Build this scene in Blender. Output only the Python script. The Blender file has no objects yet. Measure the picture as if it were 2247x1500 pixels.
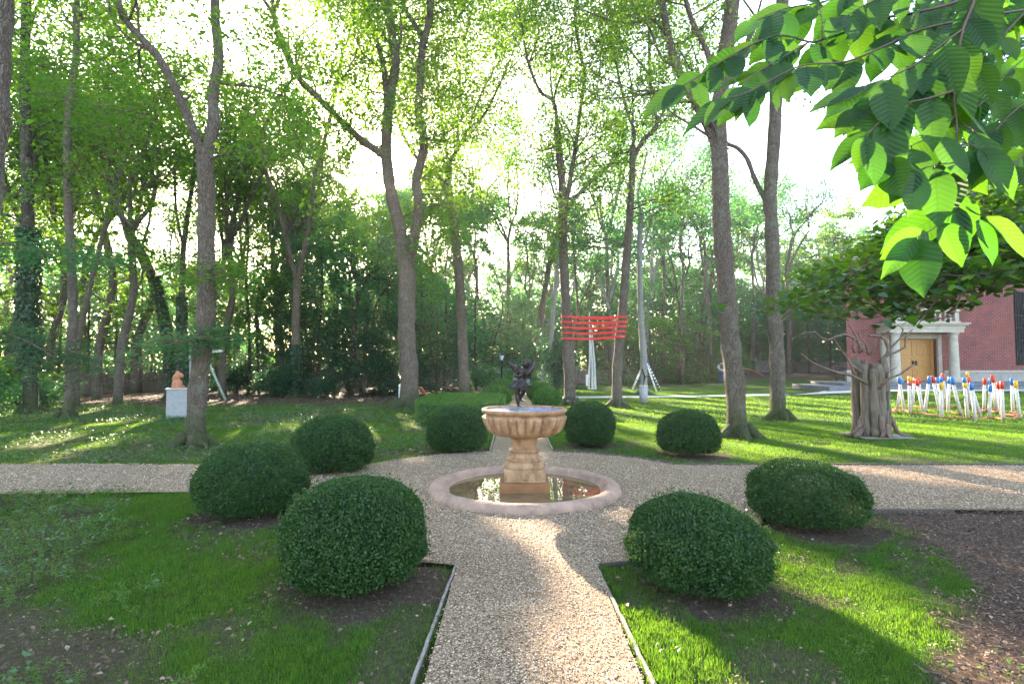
import bpy, bmesh, math, random
import numpy as np
from mathutils import Vector, Matrix, Quaternion

PI = math.pi
SC = bpy.context.scene
COL = SC.collection
R = random.Random(11)
NR = np.random.default_rng(11)

# ------------------------------------------------------------------ camera geometry
F = 1184.0
CAMH = 1.6
TH = math.atan(50 / F)
CX, CY = 1123.5, 750.0


def ray(px, py):
    u, v = (px - CX) / F, (CY - py) / F
    return Vector((u, math.cos(TH) - v * math.sin(TH), math.sin(TH) + v * math.cos(TH)))


def P(px, py, Y):
    r = ray(px, py)
    k = Y / r.y
    return Vector((r.x * k, Y, CAMH + r.z * k))


def G(px, py, z=0.0):
    r = ray(px, py)
    k = (z - CAMH) / r.z
    return Vector((r.x * k, r.y * k, z))


def sst(a, b, x):
    t = np.clip((np.asarray(x, float) - a) / (b - a), 0, 1)
    return t * t * (3 - 2 * t)


def hz(x, y):
    """height of the lawn and woodland floor"""
    return 0.22 * sst(14, 21, x) * sst(19, 29, y) + 0.6 * sst(9, 24, x) * sst(36, 50, y)


def HZ(x, y):
    return float(hz(x, y))


def vnoise(x, y, seed=0):
    x = np.asarray(x, float); y = np.asarray(y, float)
    xi = np.floor(x).astype(np.int64); yi = np.floor(y).astype(np.int64)
    xf = x - xi; yf = y - yi
    xf = xf * xf * (3 - 2 * xf); yf = yf * yf * (3 - 2 * yf)

    def h(a, b):
        n = (a * 374761393 + b * 668265263 + seed * 1442695041) & 0x7fffffff
        n = ((n ^ (n >> 13)) * 1274126177) & 0x7fffffff
        return ((n ^ (n >> 16)) & 0xffff) / 65535.0
    return (h(xi, yi) * (1 - xf) + h(xi + 1, yi) * xf) * (1 - yf) + (h(xi, yi + 1) * (1 - xf) + h(xi + 1, yi + 1) * xf) * yf


def fbm(x, y, seed=0):
    return (vnoise(x, y, seed) + .5 * vnoise(x * 2.1, y * 2.1, seed + 1) + .25 * vnoise(x * 4.3, y * 4.3, seed + 2)) / 1.75


# ------------------------------------------------------------------ tagging
def tag(o, label=None, cat=None, group=None, kind=None):
    if label: o['label'] = label
    if cat: o['category'] = cat
    if group: o['group'] = group
    if kind: o['kind'] = kind
    return o


def empty(name, loc=(0, 0, 0), rz=0.0, label=None, cat=None, group=None):
    o = bpy.data.objects.new(name, None)
    COL.objects.link(o)
    o.location = loc
    o.rotation_euler = (0, 0, rz)
    o.empty_display_size = .2
    return tag(o, label, cat, group)


def link(name, me, mat, parent=None, loc=None):
    o = bpy.data.objects.new(name, me)
    COL.objects.link(o)
    if mat is not None and not me.materials:
        me.materials.append(mat)
    if parent is not None:
        o.parent = parent
    if loc is not None:
        o.location = loc
    return o


# ------------------------------------------------------------------ mesh builder
class MB:
    def __init__(self):
        self.V = []; self.Fc = []

    def add(self, vs, fs):
        n = len(self.V)
        self.V += [tuple(v) for v in vs]
        self.Fc += [tuple(i + n for i in f) for f in fs]
        return self

    def tube(self, pts, rad, n=8, cap=True, lump=0.0, seed=0):
        pts = [Vector(p) for p in pts]
        m = len(pts)
        if not hasattr(rad, '__len__'):
            rad = [rad] * m
        vs = []
        t0 = (pts[1] - pts[0]).normalized()
        a = t0.orthogonal().normalized()
        for i in range(m):
            t = (pts[min(i + 1, m - 1)] - pts[max(i - 1, 0)])
            if t.length < 1e-9: t = t0.copy()
            t.normalize()
            a = (a - t * a.dot(t))
            if a.length < 1e-6: a = t.orthogonal()
            a.normalize()
            b = t.cross(a)
            for k in range(n):
                th = 2 * PI * k / n
                rr = rad[i]
                if lump:
                    rr *= 1 + lump * math.sin(3 * th + i * .7 + seed) * .6 + lump * (R.random() - .5)
                vs.append(pts[i] + a * (math.cos(th) * rr) + b * (math.sin(th) * rr))
        fs = []
        for i in range(m - 1):
            for k in range(n):
                k2 = (k + 1) % n
                fs.append((i * n + k, i * n + k2, (i + 1) * n + k2, (i + 1) * n + k))
        if cap:
            fs.append(tuple(range(n - 1, -1, -1)))
            fs.append(tuple((m - 1) * n + k for k in range(n)))
        return self.add(vs, fs)

    def box(self, x0, y0, z0, x1, y1, z1, bev=0.0, mat=None):
        if x0 > x1: x0, x1 = x1, x0
        if y0 > y1: y0, y1 = y1, y0
        if z0 > z1: z0, z1 = z1, z0
        if bev <= 0:
            vs = [(x, y, z) for z in (z0, z1) for x, y in ((x0, y0), (x1, y0), (x1, y1), (x0, y1))]
            fs = [(0, 3, 2, 1), (4, 5, 6, 7), (0, 1, 5, 4), (1, 2, 6, 5), (2, 3, 7, 6), (3, 0, 4, 7)]
        else:
            b = bev
            vs = []
            for z, i in ((z0, b), (z0 + b, 0), (z1 - b, 0), (z1, b)):
                for x, y in ((x0, y0), (x1, y0), (x1, y1), (x0, y1)):
                    sx = 1 if x == x0 else -1; sy = 1 if y == y0 else -1
                    vs.append((x + sx * (i + b * .6), y + sy * i, z)); vs.append((x + sx * i, y + sy * (i + b * .6), z))
            order = [1, 0, 2, 3, 5, 4, 6, 7]
            # ring order around the box
            ring = [0, 2, 3, 5, 4, 6, 7, 1]
            fs = []
            for l in range(3):
                for k in range(8):
                    a_, b_ = ring[k], ring[(k + 1) % 8]
                    fs.append((l * 8 + a_, l * 8 + b_, (l + 1) * 8 + b_, (l + 1) * 8 + a_))
            fs.append(tuple(reversed([i for i in ring])))
            fs.append(tuple(24 + i for i in ring))
        if mat is not None:
            vs = [mat @ Vector(v) for v in vs]
        return self.add(vs, fs)

    def lathe(self, prof, n=48, c=(0, 0), z=0.0, cap=False, fn=None):
        vs = []
        for (r, h) in prof:
            for k in range(n):
                th = 2 * PI * k / n
                rr = r if fn is None else fn(r, h, th)
                vs.append((c[0] + rr * math.cos(th), c[1] + rr * math.sin(th), z + h))
        fs = []
        for i in range(len(prof) - 1):
            for k in range(n):
                k2 = (k + 1) % n
                fs.append((i * n + k, i * n + k2, (i + 1) * n + k2, (i + 1) * n + k))
        if cap:
            fs.append(tuple(range(n - 1, -1, -1)))
            fs.append(tuple((len(prof) - 1) * n + k for k in range(n)))
        return self.add(vs, fs)

    def ball(self, c, r, n=14, m=9, mat=None):
        if not hasattr(r, '__len__'): r = (r, r, r)
        vs = []
        for j in range(m + 1):
            ph = -PI / 2 + PI * j / m
            ph = max(-PI / 2 + .02, min(PI / 2 - .02, ph))
            for k in range(n):
                th = 2 * PI * k / n
                v = Vector((math.cos(ph) * math.cos(th) * r[0], math.cos(ph) * math.sin(th) * r[1], math.sin(ph) * r[2]))
                if mat is not None: v = mat @ v
                vs.append(v + Vector(c))
        fs = [(j * n + k, j * n + (k + 1) % n, (j + 1) * n + (k + 1) % n, (j + 1) * n + k) for j in range(m) for k in range(n)]
        fs.append(tuple(range(n - 1, -1, -1)))
        fs.append(tuple(m * n + k for k in range(n)))
        return self.add(vs, fs)

    def prism(self, poly, z0, z1):
        n = len(poly)
        vs = [(x, y, z0) for x, y in poly] + [(x, y, z1) for x, y in poly]
        fs = [tuple(range(n - 1, -1, -1)), tuple(range(n, 2 * n))] + [(i, (i + 1) % n, n + (i + 1) % n, n + i) for i in range(n)]
        return self.add(vs, fs)

    def mesh(self, name, smooth=True):
        me = bpy.data.meshes.new(name)
        me.from_pydata(self.V, [], self.Fc)
        if smooth:
            me.polygons.foreach_set('use_smooth', [True] * len(me.polygons))
        me.update()
        return me

    def build(self, name, mat, parent=None, smooth=True, loc=None, sharp=False):
        me = self.mesh(name, smooth)
        if sharp:
            try: me.set_sharp_from_angle(angle=math.radians(35))
            except Exception: pass
        return link(name, me, mat, parent, loc)


def np_faces(name, V, k, smooth=False, uv=None):
    """V: (n, k, 3) separate k-gons as one mesh"""
    n = V.shape[0]
    me = bpy.data.meshes.new(name)
    me.vertices.add(n * k)
    me.vertices.foreach_set('co', V.reshape(-1).astype(np.float32))
    me.loops.add(n * k)
    me.loops.foreach_set('vertex_index', np.arange(n * k, dtype=np.int32))
    me.polygons.add(n)
    me.polygons.foreach_set('loop_start', np.arange(0, n * k, k, dtype=np.int32))
    if smooth:
        me.polygons.foreach_set('use_smooth', np.ones(n, dtype=bool))
    if uv is not None:
        l = me.uv_layers.new(name='UVMap')
        l.data.foreach_set('uv', uv.reshape(-1).astype(np.float32))
    me.update(calc_edges=True)
    me.validate()
    return me


def unit(a):
    return a / np.maximum(np.linalg.norm(a, axis=-1, keepdims=True), 1e-9)


def leaf_quads(c, size, up=.7, aspect=.55, fold=.18, rng=NR, nrm=None, droop=0.0):
    n = len(c)
    N = rng.normal(size=(n, 3))
    N = unit(N)
    if nrm is not None:
        N = unit(N * (1 - up) + nrm * up)
    else:
        N[:, 2] += up * 1.6
        N = unit(N)
    D = unit(rng.normal(size=(n, 3)))
    D[:, 2] -= droop
    D = unit(D - N * np.sum(D * N, 1, keepdims=True))
    S = np.cross(N, D)
    s = (size * np.ones(n))[:, None]
    b = c - D * s * .5
    t = c + D * s * .5
    w = s * aspect * .5
    m = c - D * s * .05
    l = m - S * w + N * s * fold
    r_ = m + S * w + N * s * fold
    return np.stack([b, r_, t, l], 1)


# ------------------------------------------------------------------ materials
def newmat(name):
    m = bpy.data.materials.new(name)
    m.use_nodes = True
    nt = m.node_tree
    nt.nodes.clear()
    return m, nt, nt.nodes, nt.links


def node(nt, t, **kw):
    n = nt.nodes.new(t)
    for k, v in kw.items():
        if k in n.inputs:
            n.inputs[k].default_value = v
        else:
            setattr(n, k, v)
    return n


def ramp(nt, stops, fac=None):
    r = nt.nodes.new('ShaderNodeValToRGB')
    cr = r.color_ramp
    while len(cr.elements) < len(stops): cr.elements.new(.5)
    for e, (p, c) in zip(cr.elements, stops):
        e.position = p
        e.color = (c[0], c[1], c[2], 1) if hasattr(c, '__len__') else (c, c, c, 1)
    if fac is not None: nt.links.new(fac, r.inputs[0])
    return r


def simple(name, col, rough=.6, metal=0.0, var=.15, scale=8.0, bump=.0, bscale=40.0, spec=.5, coat=0.0, stretch=(1, 1, 1), col2=None, detail=6):
    m, nt, N, L = newmat(name)
    out = N.new('ShaderNodeOutputMaterial')
    p = N.new('ShaderNodeBsdfPrincipled')
    p.inputs['Roughness'].default_value = rough
    p.inputs['Metallic'].default_value = metal
    p.inputs['Specular IOR Level'].default_value = spec
    p.inputs['Coat Weight'].default_value = coat
    tc = N.new('ShaderNodeTexCoord')
    mp = node(nt, 'ShaderNodeMapping'); mp.inputs['Scale'].default_value = stretch
    L.new(tc.outputs['Object'], mp.inputs[0])
    nz = node(nt, 'ShaderNodeTexNoise', Scale=scale, Detail=detail, Roughness=.65)
    L.new(mp.outputs[0], nz.inputs['Vector'])
    c2 = col2 if col2 else tuple(c * (1 - 2 * var) for c in col)
    c1 = tuple(min(1, c * (1 + var)) for c in col)
    r = ramp(nt, [(.3, c2), (.65, c1)], nz.outputs['Fac'])
    L.new(r.outputs[0], p.inputs['Base Color'])
    if bump:
        n2 = node(nt, 'ShaderNodeTexNoise', Scale=bscale, Detail=5)
        L.new(mp.outputs[0], n2.inputs['Vector'])
        b = node(nt, 'ShaderNodeBump', Strength=bump, Distance=.02)
        L.new(n2.outputs['Fac'], b.inputs['Height'])
        L.new(b.outputs[0], p.inputs['Normal'])
    L.new(p.outputs[0], out.inputs[0])
    return m


def leafmat(name, c1, c2, t1, t2, mix=.45, rough=.45, spec=.4, patch=None):
    """c = reflected colour range, t = transmitted colour range"""
    m, nt, N, L = newmat(name)
    out = N.new('ShaderNodeOutputMaterial')
    geo = N.new('ShaderNodeNewGeometry')
    tc = N.new('ShaderNodeTexCoord')
    nz = node(nt, 'ShaderNodeTexNoise', Scale=patch or .9, Detail=2)
    L.new(tc.outputs['Object'], nz.inputs['Vector'])
    mx = node(nt, 'ShaderNodeMath', operation='MULTIPLY_ADD')
    L.new(nz.outputs['Fac'], mx.inputs[0]); mx.inputs[1].default_value = .9
    ad = node(nt, 'ShaderNodeMath', operation='MULTIPLY'); L.new(geo.outputs['Random Per Island'], ad.inputs[0]); ad.inputs[1].default_value = .65
    L.new(ad.outputs[0], mx.inputs[2])
    sub = node(nt, 'ShaderNodeMath', operation='SUBTRACT', use_clamp=True); L.new(mx.outputs[0], sub.inputs[0]); sub.inputs[1].default_value = .28
    r1 = ramp(nt, [(0, c1), (1, c2)], sub.outputs[0])
    r2 = ramp(nt, [(0, t1), (1, t2)], sub.outputs[0])
    p = N.new('ShaderNodeBsdfPrincipled')
    p.inputs['Roughness'].default_value = rough
    p.inputs['Specular IOR Level'].default_value = spec
    L.new(r1.outputs[0], p.inputs['Base Color'])
    t = N.new('ShaderNodeBsdfTranslucent')
    L.new(r2.outputs[0], t.inputs['Color'])
    ms = node(nt, 'ShaderNodeMixShader'); ms.inputs[0].default_value = mix
    L.new(p.outputs[0], ms.inputs[1]); L.new(t.outputs[0], ms.inputs[2])
    L.new(ms.outputs[0], out.inputs[0])
    return m


def barkmat(name, c1, c2, moss=0.0, mosscol=(.06, .08, .025), lichen=(.22, .23, .18), scale=1.0):
    m, nt, N, L = newmat(name)
    out = N.new('ShaderNodeOutputMaterial')
    p = N.new('ShaderNodeBsdfPrincipled'); p.inputs['Roughness'].default_value = .9
    p.inputs['Specular IOR Level'].default_value = .2
    geo = N.new('ShaderNodeNewGeometry')
    mp = node(nt, 'ShaderNodeMapping'); mp.inputs['Scale'].default_value = (13 * scale, 13 * scale, 2.2 * scale)
    dn = node(nt, 'ShaderNodeTexNoise', Scale=6, Detail=3); L.new(geo.outputs['Position'], dn.inputs['Vector'])
    dv = node(nt, 'ShaderNodeVectorMath', operation='MULTIPLY_ADD'); L.new(dn.outputs['Color'], dv.inputs[0]); dv.inputs[1].default_value = (.16, .16, .5); L.new(geo.outputs['Position'], dv.inputs[2])
    L.new(dv.outputs[0], mp.inputs[0])
    nz = node(nt, 'ShaderNodeTexNoise', Scale=2.2, Detail=8, Roughness=.7, Distortion=.6)
    L.new(mp.outputs[0], nz.inputs['Vector'])
    vo = node(nt, 'ShaderNodeTexVoronoi', Scale=2.6, feature='DISTANCE_TO_EDGE')
    L.new(mp.outputs[0], vo.inputs['Vector'])
    r = ramp(nt, [(.25, c2), (.7, c1)], nz.outputs['Fac'])
    rv = ramp(nt, [(0, .35), (.18, 1)], vo.outputs['Distance'])
    mu = node(nt, 'ShaderNodeMix', data_type='RGBA', blend_type='MULTIPLY'); mu.inputs[0].default_value = .75
    L.new(r.outputs[0], mu.inputs[6]); L.new(rv.outputs[0], mu.inputs[7])
    n2 = node(nt, 'ShaderNodeTexNoise', Scale=3.5, Detail=6, Roughness=.75)
    L.new(geo.outputs['Position'], n2.inputs['Vector'])
    rl = ramp(nt, [(.52, 0), (.68, .55)], n2.outputs['Fac'])
    ml = node(nt, 'ShaderNodeMix', data_type='RGBA'); L.new(rl.outputs[0], ml.inputs[0])
    L.new(mu.outputs[2], ml.inputs[6]); ml.inputs[7].default_value = (*lichen, 1)
    last = ml.outputs[2]
    if moss > 0:
        sx = node(nt, 'ShaderNodeSeparateXYZ'); L.new(geo.outputs['Position'], sx.inputs[0])
        mr = node(nt, 'ShaderNodeMapRange'); mr.inputs[1].default_value = moss; mr.inputs[2].default_value = 0.0
        L.new(sx.outputs['Z'], mr.inputs[0])
        n3 = node(nt, 'ShaderNodeTexNoise', Scale=9, Detail=5); L.new(geo.outputs['Position'], n3.inputs['Vector'])
        mm = node(nt, 'ShaderNodeMath', operation='MULTIPLY'); L.new(mr.outputs[0], mm.inputs[0]); L.new(n3.outputs['Fac'], mm.inputs[1])
        rr = ramp(nt, [(.1, 0), (.4, .85)], mm.outputs[0])
        m2 = node(nt, 'ShaderNodeMix', data_type='RGBA'); L.new(rr.outputs[0], m2.inputs[0]); L.new(last, m2.inputs[6]); m2.inputs[7].default_value = (*mosscol, 1)
        last = m2.outputs[2]
    L.new(last, p.inputs['Base Color'])
    bm = node(nt, 'ShaderNodeMath', operation='ADD'); L.new(nz.outputs['Fac'], bm.inputs[0]); L.new(rv.outputs[0], bm.inputs[1])
    b = node(nt, 'ShaderNodeBump', Strength=.9, Distance=.03); L.new(bm.outputs[0], b.inputs['Height']); L.new(b.outputs[0], p.inputs['Normal'])
    L.new(p.outputs[0], out.inputs[0])
    return m


M = {}
M['bark'] = barkmat('bark_grey_brown', (.235, .185, .145), (.085, .062, .048), moss=.5)
M['bark_hero'] = barkmat('bark_ridged', (.26, .20, .155), (.09, .064, .05), moss=1.0, scale=1.1)
M['bark_pale'] = barkmat('bark_pale', (.42, .42, .40), (.24, .23, .22), moss=.3)
M['bark_moss'] = barkmat('bark_mossy', (.25, .20, .155), (.085, .062, .048), moss=1.1, mosscol=(.055, .075, .015))
M['bark_dark'] = barkmat('bark_dark', (.14, .11, .09), (.05, .04, .035), moss=1.5)
M['leaf'] = leafmat('leaf_oak', (.034, .10, .020), (.068, .16, .022), (.10, .32, .025), (.34, .54, .03), .5)
M['leaf_cool'] = leafmat('leaf_cool', (.028, .110, .062), (.056, .16, .066), (.070, .31, .09), (.19, .46, .08), .48)
M['leaf_dark'] = leafmat('leaf_dark', (.012, .062, .040), (.028, .105, .052), (.03, .17, .06), (.09, .28, .05), .42, rough=.35, spec=.5)
M['leaf_bright'] = leafmat('leaf_bright', (.035, .12, .022), (.07, .18, .02), (.10, .34, .03), (.28, .48, .03), .5)
M['box_leaf'] = leafmat('boxwood_leaf', (.013, .050, .015), (.044, .112, .022), (.03, .10, .012), (.11, .24, .02), .28, rough=.48, spec=.35, patch=4)
M['ivy'] = leafmat('ivy_leaf', (.012, .040, .016), (.030, .075, .024), (.03, .10, .015), (.08, .16, .02), .25, rough=.35, spec=.5)
M['grass'] = leafmat('grass_blade', (.034, .110, .018), (.090, .185, .026), (.08, .27, .010), (.26, .42, .02), .45, rough=.5, spec=.3, patch=.8)
M['grass_far'] = leafmat('grass_blade_short', (.036, .115, .018), (.075, .17, .022), (.10, .29, .012), (.28, .42, .02), .5, rough=.5, spec=.3, patch=.8)
M['weed'] = leafmat('weed_leaf', (.04, .12, .02), (.09, .19, .03), (.12, .30, .02), (.30, .44, .03), .45)
M['weed_blue'] = leafmat('weed_leaf_greyish', (.05, .12, .05), (.10, .19, .08), (.08, .20, .04), (.18, .28, .05), .3)


def litter_mat():
    m, nt, N, L = newmat('dead_leaf')
    out = N.new('ShaderNodeOutputMaterial'); p = N.new('ShaderNodeBsdfPrincipled'); p.inputs['Roughness'].default_value = .7
    g = N.new('ShaderNodeNewGeometry')
    r = ramp(nt, [(0, (.05, .028, .018)), (.5, (.13, .068, .038)), (.85, (.20, .12, .075)), (1, (.34, .24, .17))], g.outputs['Random Per Island'])
    L.new(r.outputs[0], p.inputs['Base Color']); L.new(p.outputs[0], out.inputs[0])
    return m


M['litter'] = litter_mat()
M['lit_hedge_leaf'] = leafmat('lit_hedge_leaf', (.055, .16, .034), (.095, .22, .040), (.08, .24, .015), (.20, .36, .02), .4, patch=3)  # brighter than the boxwood leaf, skylight on the tops put into its colour
M['twig'] = simple('twig_bark', (.16, .10, .07), .85, bump=.3)
M['branch_twig'] = simple('reddish_twig', (.11, .06, .04), .6, bump=.3)


def bigleaf_mat():
    m, nt, N, L = newmat('beech_leaf')
    out = N.new('ShaderNodeOutputMaterial')
    uv = N.new('ShaderNodeUVMap'); sx = N.new('ShaderNodeSeparateXYZ'); L.new(uv.outputs[0], sx.inputs[0])
    # u in 0..1 with the midrib at .5; v along the leaf
    a = node(nt, 'ShaderNodeMath', operation='SUBTRACT'); L.new(sx.outputs['X'], a.inputs[0]); a.inputs[1].default_value = .5
    ab = node(nt, 'ShaderNodeMath', operation='ABSOLUTE'); L.new(a.outputs[0], ab.inputs[0])
    k = node(nt, 'ShaderNodeMath', operation='MULTIPLY'); L.new(ab.outputs[0], k.inputs[0]); k.inputs[1].default_value = -.42
    s = node(nt, 'ShaderNodeMath', operation='ADD'); L.new(sx.outputs['Y'], s.inputs[0]); L.new(k.outputs[0], s.inputs[1])
    m1 = node(nt, 'ShaderNodeMath', operation='MULTIPLY'); L.new(s.outputs[0], m1.inputs[0]); m1.inputs[1].default_value = 2 * PI * 11
    sn = node(nt, 'ShaderNodeMath', operation='SINE'); L.new(m1.outputs[0], sn.inputs[0])
    vr = ramp(nt, [(.80, 0), (.97, 1)], None)
    h = node(nt, 'ShaderNodeMath', operation='MULTIPLY_ADD'); L.new(sn.outputs[0], h.inputs[0]); h.inputs[1].default_value = .5; h.inputs[2].default_value = .5
    L.new(h.outputs[0], vr.inputs[0])
    mr = ramp(nt, [(.012, 1), (.03, 0)], ab.outputs[0])
    mxv = node(nt, 'ShaderNodeMath', operation='MAXIMUM'); L.new(vr.outputs[0], mxv.inputs[0]); L.new(mr.outputs[0], mxv.inputs[1])
    g = N.new('ShaderNodeNewGeometry')
    c = ramp(nt, [(0, (.018, .062, .012)), (1, (.040, .105, .016))], g.outputs['Random Per Island'])
    t = ramp(nt, [(0, (.05, .21, .010)), (1, (.14, .34, .014))], g.outputs['Random Per Island'])
    tv = node(nt, 'ShaderNodeMix', data_type='RGBA', blend_type='MULTIPLY')
    vm = node(nt, 'ShaderNodeMath', operation='MULTIPLY'); L.new(mxv.outputs[0], vm.inputs[0]); vm.inputs[1].default_value = .45
    L.new(vm.outputs[0], tv.inputs[0]); L.new(t.outputs[0], tv.inputs[6]); tv.inputs[7].default_value = (.45, .62, .3, 1)
    p = N.new('ShaderNodeBsdfPrincipled'); p.inputs['Roughness'].default_value = .42; p.inputs['Specular IOR Level'].default_value = .35
    L.new(c.outputs[0], p.inputs['Base Color'])
    b = node(nt, 'ShaderNodeBump', Strength=.5, Distance=.004, invert=True); L.new(h.outputs[0], b.inputs['Height']); L.new(b.outputs[0], p.inputs['Normal'])
    tr = N.new('ShaderNodeBsdfTranslucent'); L.new(tv.outputs[2], tr.inputs[0])
    ms = node(nt, 'ShaderNodeMixShader'); ms.inputs[0].default_value = .5
    L.new(p.outputs[0], ms.inputs[1]); L.new(tr.outputs[0], ms.inputs[2]); L.new(ms.outputs[0], out.inputs[0])
    return m


M['bigleaf'] = bigleaf_mat()


def ground_mat():
    m, nt, N, L = newmat('lawn_and_soil')
    out = N.new('ShaderNodeOutputMaterial'); p = N.new('ShaderNodeBsdfPrincipled'); p.inputs['Roughness'].default_value = .95
    p.inputs['Specular IOR Level'].default_value = .1
    g = N.new('ShaderNodeNewGeometry')
    at = node(nt, 'ShaderNodeAttribute', attribute_name='dirt')
    n1 = node(nt, 'ShaderNodeTexNoise', Scale=.7, Detail=6, Roughness=.6); L.new(g.outputs['Position'], n1.inputs['Vector'])
    n2 = node(nt, 'ShaderNodeTexNoise', Scale=30, Detail=8, Roughness=.75); L.new(g.outputs['Position'], n2.inputs['Vector'])
    gr = ramp(nt, [(.3, (.036, .085, .012)), (.7, (.075, .145, .016))], n1.outputs['Fac'])
    g2 = ramp(nt, [(.3, (.45, .5, .4)), (.7, (1, 1, 1))], n2.outputs['Fac'])
    gm = node(nt, 'ShaderNodeMix', data_type='RGBA', blend_type='MULTIPLY'); gm.inputs[0].default_value = 1
    L.new(gr.outputs[0], gm.inputs[6]); L.new(g2.outputs[0], gm.inputs[7])
    d = ramp(nt, [(.25, (.035, .022, .016)), (.5, (.095, .062, .046)), (.75, (.17, .12, .09))], n2.outputs['Fac'])
    mx = node(nt, 'ShaderNodeMix', data_type='RGBA')
    L.new(at.outputs['Fac'], mx.inputs[0]); L.new(gm.outputs[2], mx.inputs[6]); L.new(d.outputs[0], mx.inputs[7])
    L.new(mx.outputs[2], p.inputs['Base Color'])
    b = node(nt, 'ShaderNodeBump', Strength=.8, Distance=.03); L.new(n2.outputs['Fac'], b.inputs['Height']); L.new(b.outputs[0], p.inputs['Normal'])
    L.new(p.outputs[0], out.inputs[0])
    return m


def gravel_mat():
    m, nt, N, L = newmat('pea_gravel')
    out = N.new('ShaderNodeOutputMaterial'); p = N.new('ShaderNodeBsdfPrincipled'); p.inputs['Roughness'].default_value = .8
    p.inputs['Specular IOR Level'].default_value = .3
    g = N.new('ShaderNodeNewGeometry')
    v = node(nt, 'ShaderNodeTexVoronoi', Scale=105); L.new(g.outputs['Position'], v.inputs['Vector'])
    v2 = node(nt, 'ShaderNodeTexVoronoi', Scale=105, feature='DISTANCE_TO_EDGE'); L.new(g.outputs['Position'], v2.inputs['Vector'])
    sx = N.new('ShaderNodeSeparateColor'); L.new(v.outputs['Color'], sx.inputs[0])
    c = ramp(nt, [(0, (.09, .05, .03)), (.25, (.31, .19, .11)), (.6, (.48, .325, .195)), (.85, (.59, .43, .275)), (1, (.74, .60, .45))], sx.outputs[0])
    n1 = node(nt, 'ShaderNodeTexNoise', Scale=1.3, Detail=5, Roughness=.7); L.new(g.outputs['Position'], n1.inputs['Vector'])
    rn = ramp(nt, [(.3, (.72, .70, .68)), (.7, (1, 1, 1))], n1.outputs['Fac'])
    e = ramp(nt, [(0, .4), (.12, 1)], v2.outputs['Distance'])
    m1 = node(nt, 'ShaderNodeMix', data_type='RGBA', blend_type='MULTIPLY'); m1.inputs[0].default_value = 1
    L.new(c.outputs[0], m1.inputs[6]); L.new(rn.outputs[0], m1.inputs[7])
    m2 = node(nt, 'ShaderNodeMix', data_type='RGBA', blend_type='MULTIPLY'); m2.inputs[0].default_value = .8
    L.new(m1.outputs[2], m2.inputs[6]); L.new(e.outputs[0], m2.inputs[7])
    L.new(m2.outputs[2], p.inputs['Base Color'])
    b = node(nt, 'ShaderNodeBump', Strength=1, Distance=.008); L.new(e.outputs[0], b.inputs['Height']); L.new(b.outputs[0], p.inputs['Normal'])
    L.new(p.outputs[0], out.inputs[0])
    return m


def pebble_mat():
    m, nt, N, L = newmat('pebble')
    out = N.new('ShaderNodeOutputMaterial'); p = N.new('ShaderNodeBsdfPrincipled'); p.inputs['Roughness'].default_value = .7
    g = N.new('ShaderNodeNewGeometry')
    c = ramp(nt, [(0, (.10, .055, .035)), (.25, (.33, .20, .115)), (.55, (.50, .34, .205)), (.85, (.60, .44, .285)), (1, (.74, .61, .47))], g.outputs['Random Per Island'])
    L.new(c.outputs[0], p.inputs['Base Color']); L.new(p.outputs[0], out.inputs[0])
    return m


def brick_mat():
    m, nt, N, L = newmat('red_brick')
    out = N.new('ShaderNodeOutputMaterial'); p = N.new('ShaderNodeBsdfPrincipled'); p.inputs['Roughness'].default_value = .85
    g = N.new('ShaderNodeNewGeometry'); s = N.new('ShaderNodeSeparateXYZ'); L.new(g.outputs['Position'], s.inputs[0])
    a = node(nt, 'ShaderNodeMath', operation='ADD'); L.new(s.outputs['X'], a.inputs[0]); L.new(s.outputs['Y'], a.inputs[1])
    cb = N.new('ShaderNodeCombineXYZ'); L.new(a.outputs[0], cb.inputs[0]); L.new(s.outputs['Z'], cb.inputs[1])
    b = node(nt, 'ShaderNodeTexBrick', Scale=1.0)
    b.inputs['Brick Width'].default_value = .30; b.inputs['Row Height'].default_value = .11; b.inputs['Mortar Size'].default_value = .011
    b.inputs['Color1'].default_value = (.23, .034, .024, 1); b.inputs['Color2'].default_value = (.12, .020, .024, 1); b.inputs['Mortar'].default_value = (.27, .17, .15, 1)
    L.new(cb.outputs[0], b.inputs['Vector'])
    nz = node(nt, 'ShaderNodeTexNoise', Scale=1.2, Detail=6); L.new(g.outputs['Position'], nz.inputs['Vector'])
    r = ramp(nt, [(.3, (.75, .72, .75)), (.7, (1.1, 1.05, 1))], nz.outputs['Fac'])
    mu = node(nt, 'ShaderNodeMix', data_type='RGBA', blend_type='MULTIPLY'); mu.inputs[0].default_value = 1
    L.new(b.outputs['Color'], mu.inputs[6]); L.new(r.outputs[0], mu.inputs[7])
    L.new(mu.outputs[2], p.inputs['Base Color'])
    bp = node(nt, 'ShaderNodeBump', Strength=.6, Distance=.01, invert=True); L.new(b.outputs['Fac'], bp.inputs['Height']); L.new(bp.outputs[0], p.inputs['Normal'])
    L.new(p.outputs[0], out.inputs[0])
    return m


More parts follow.
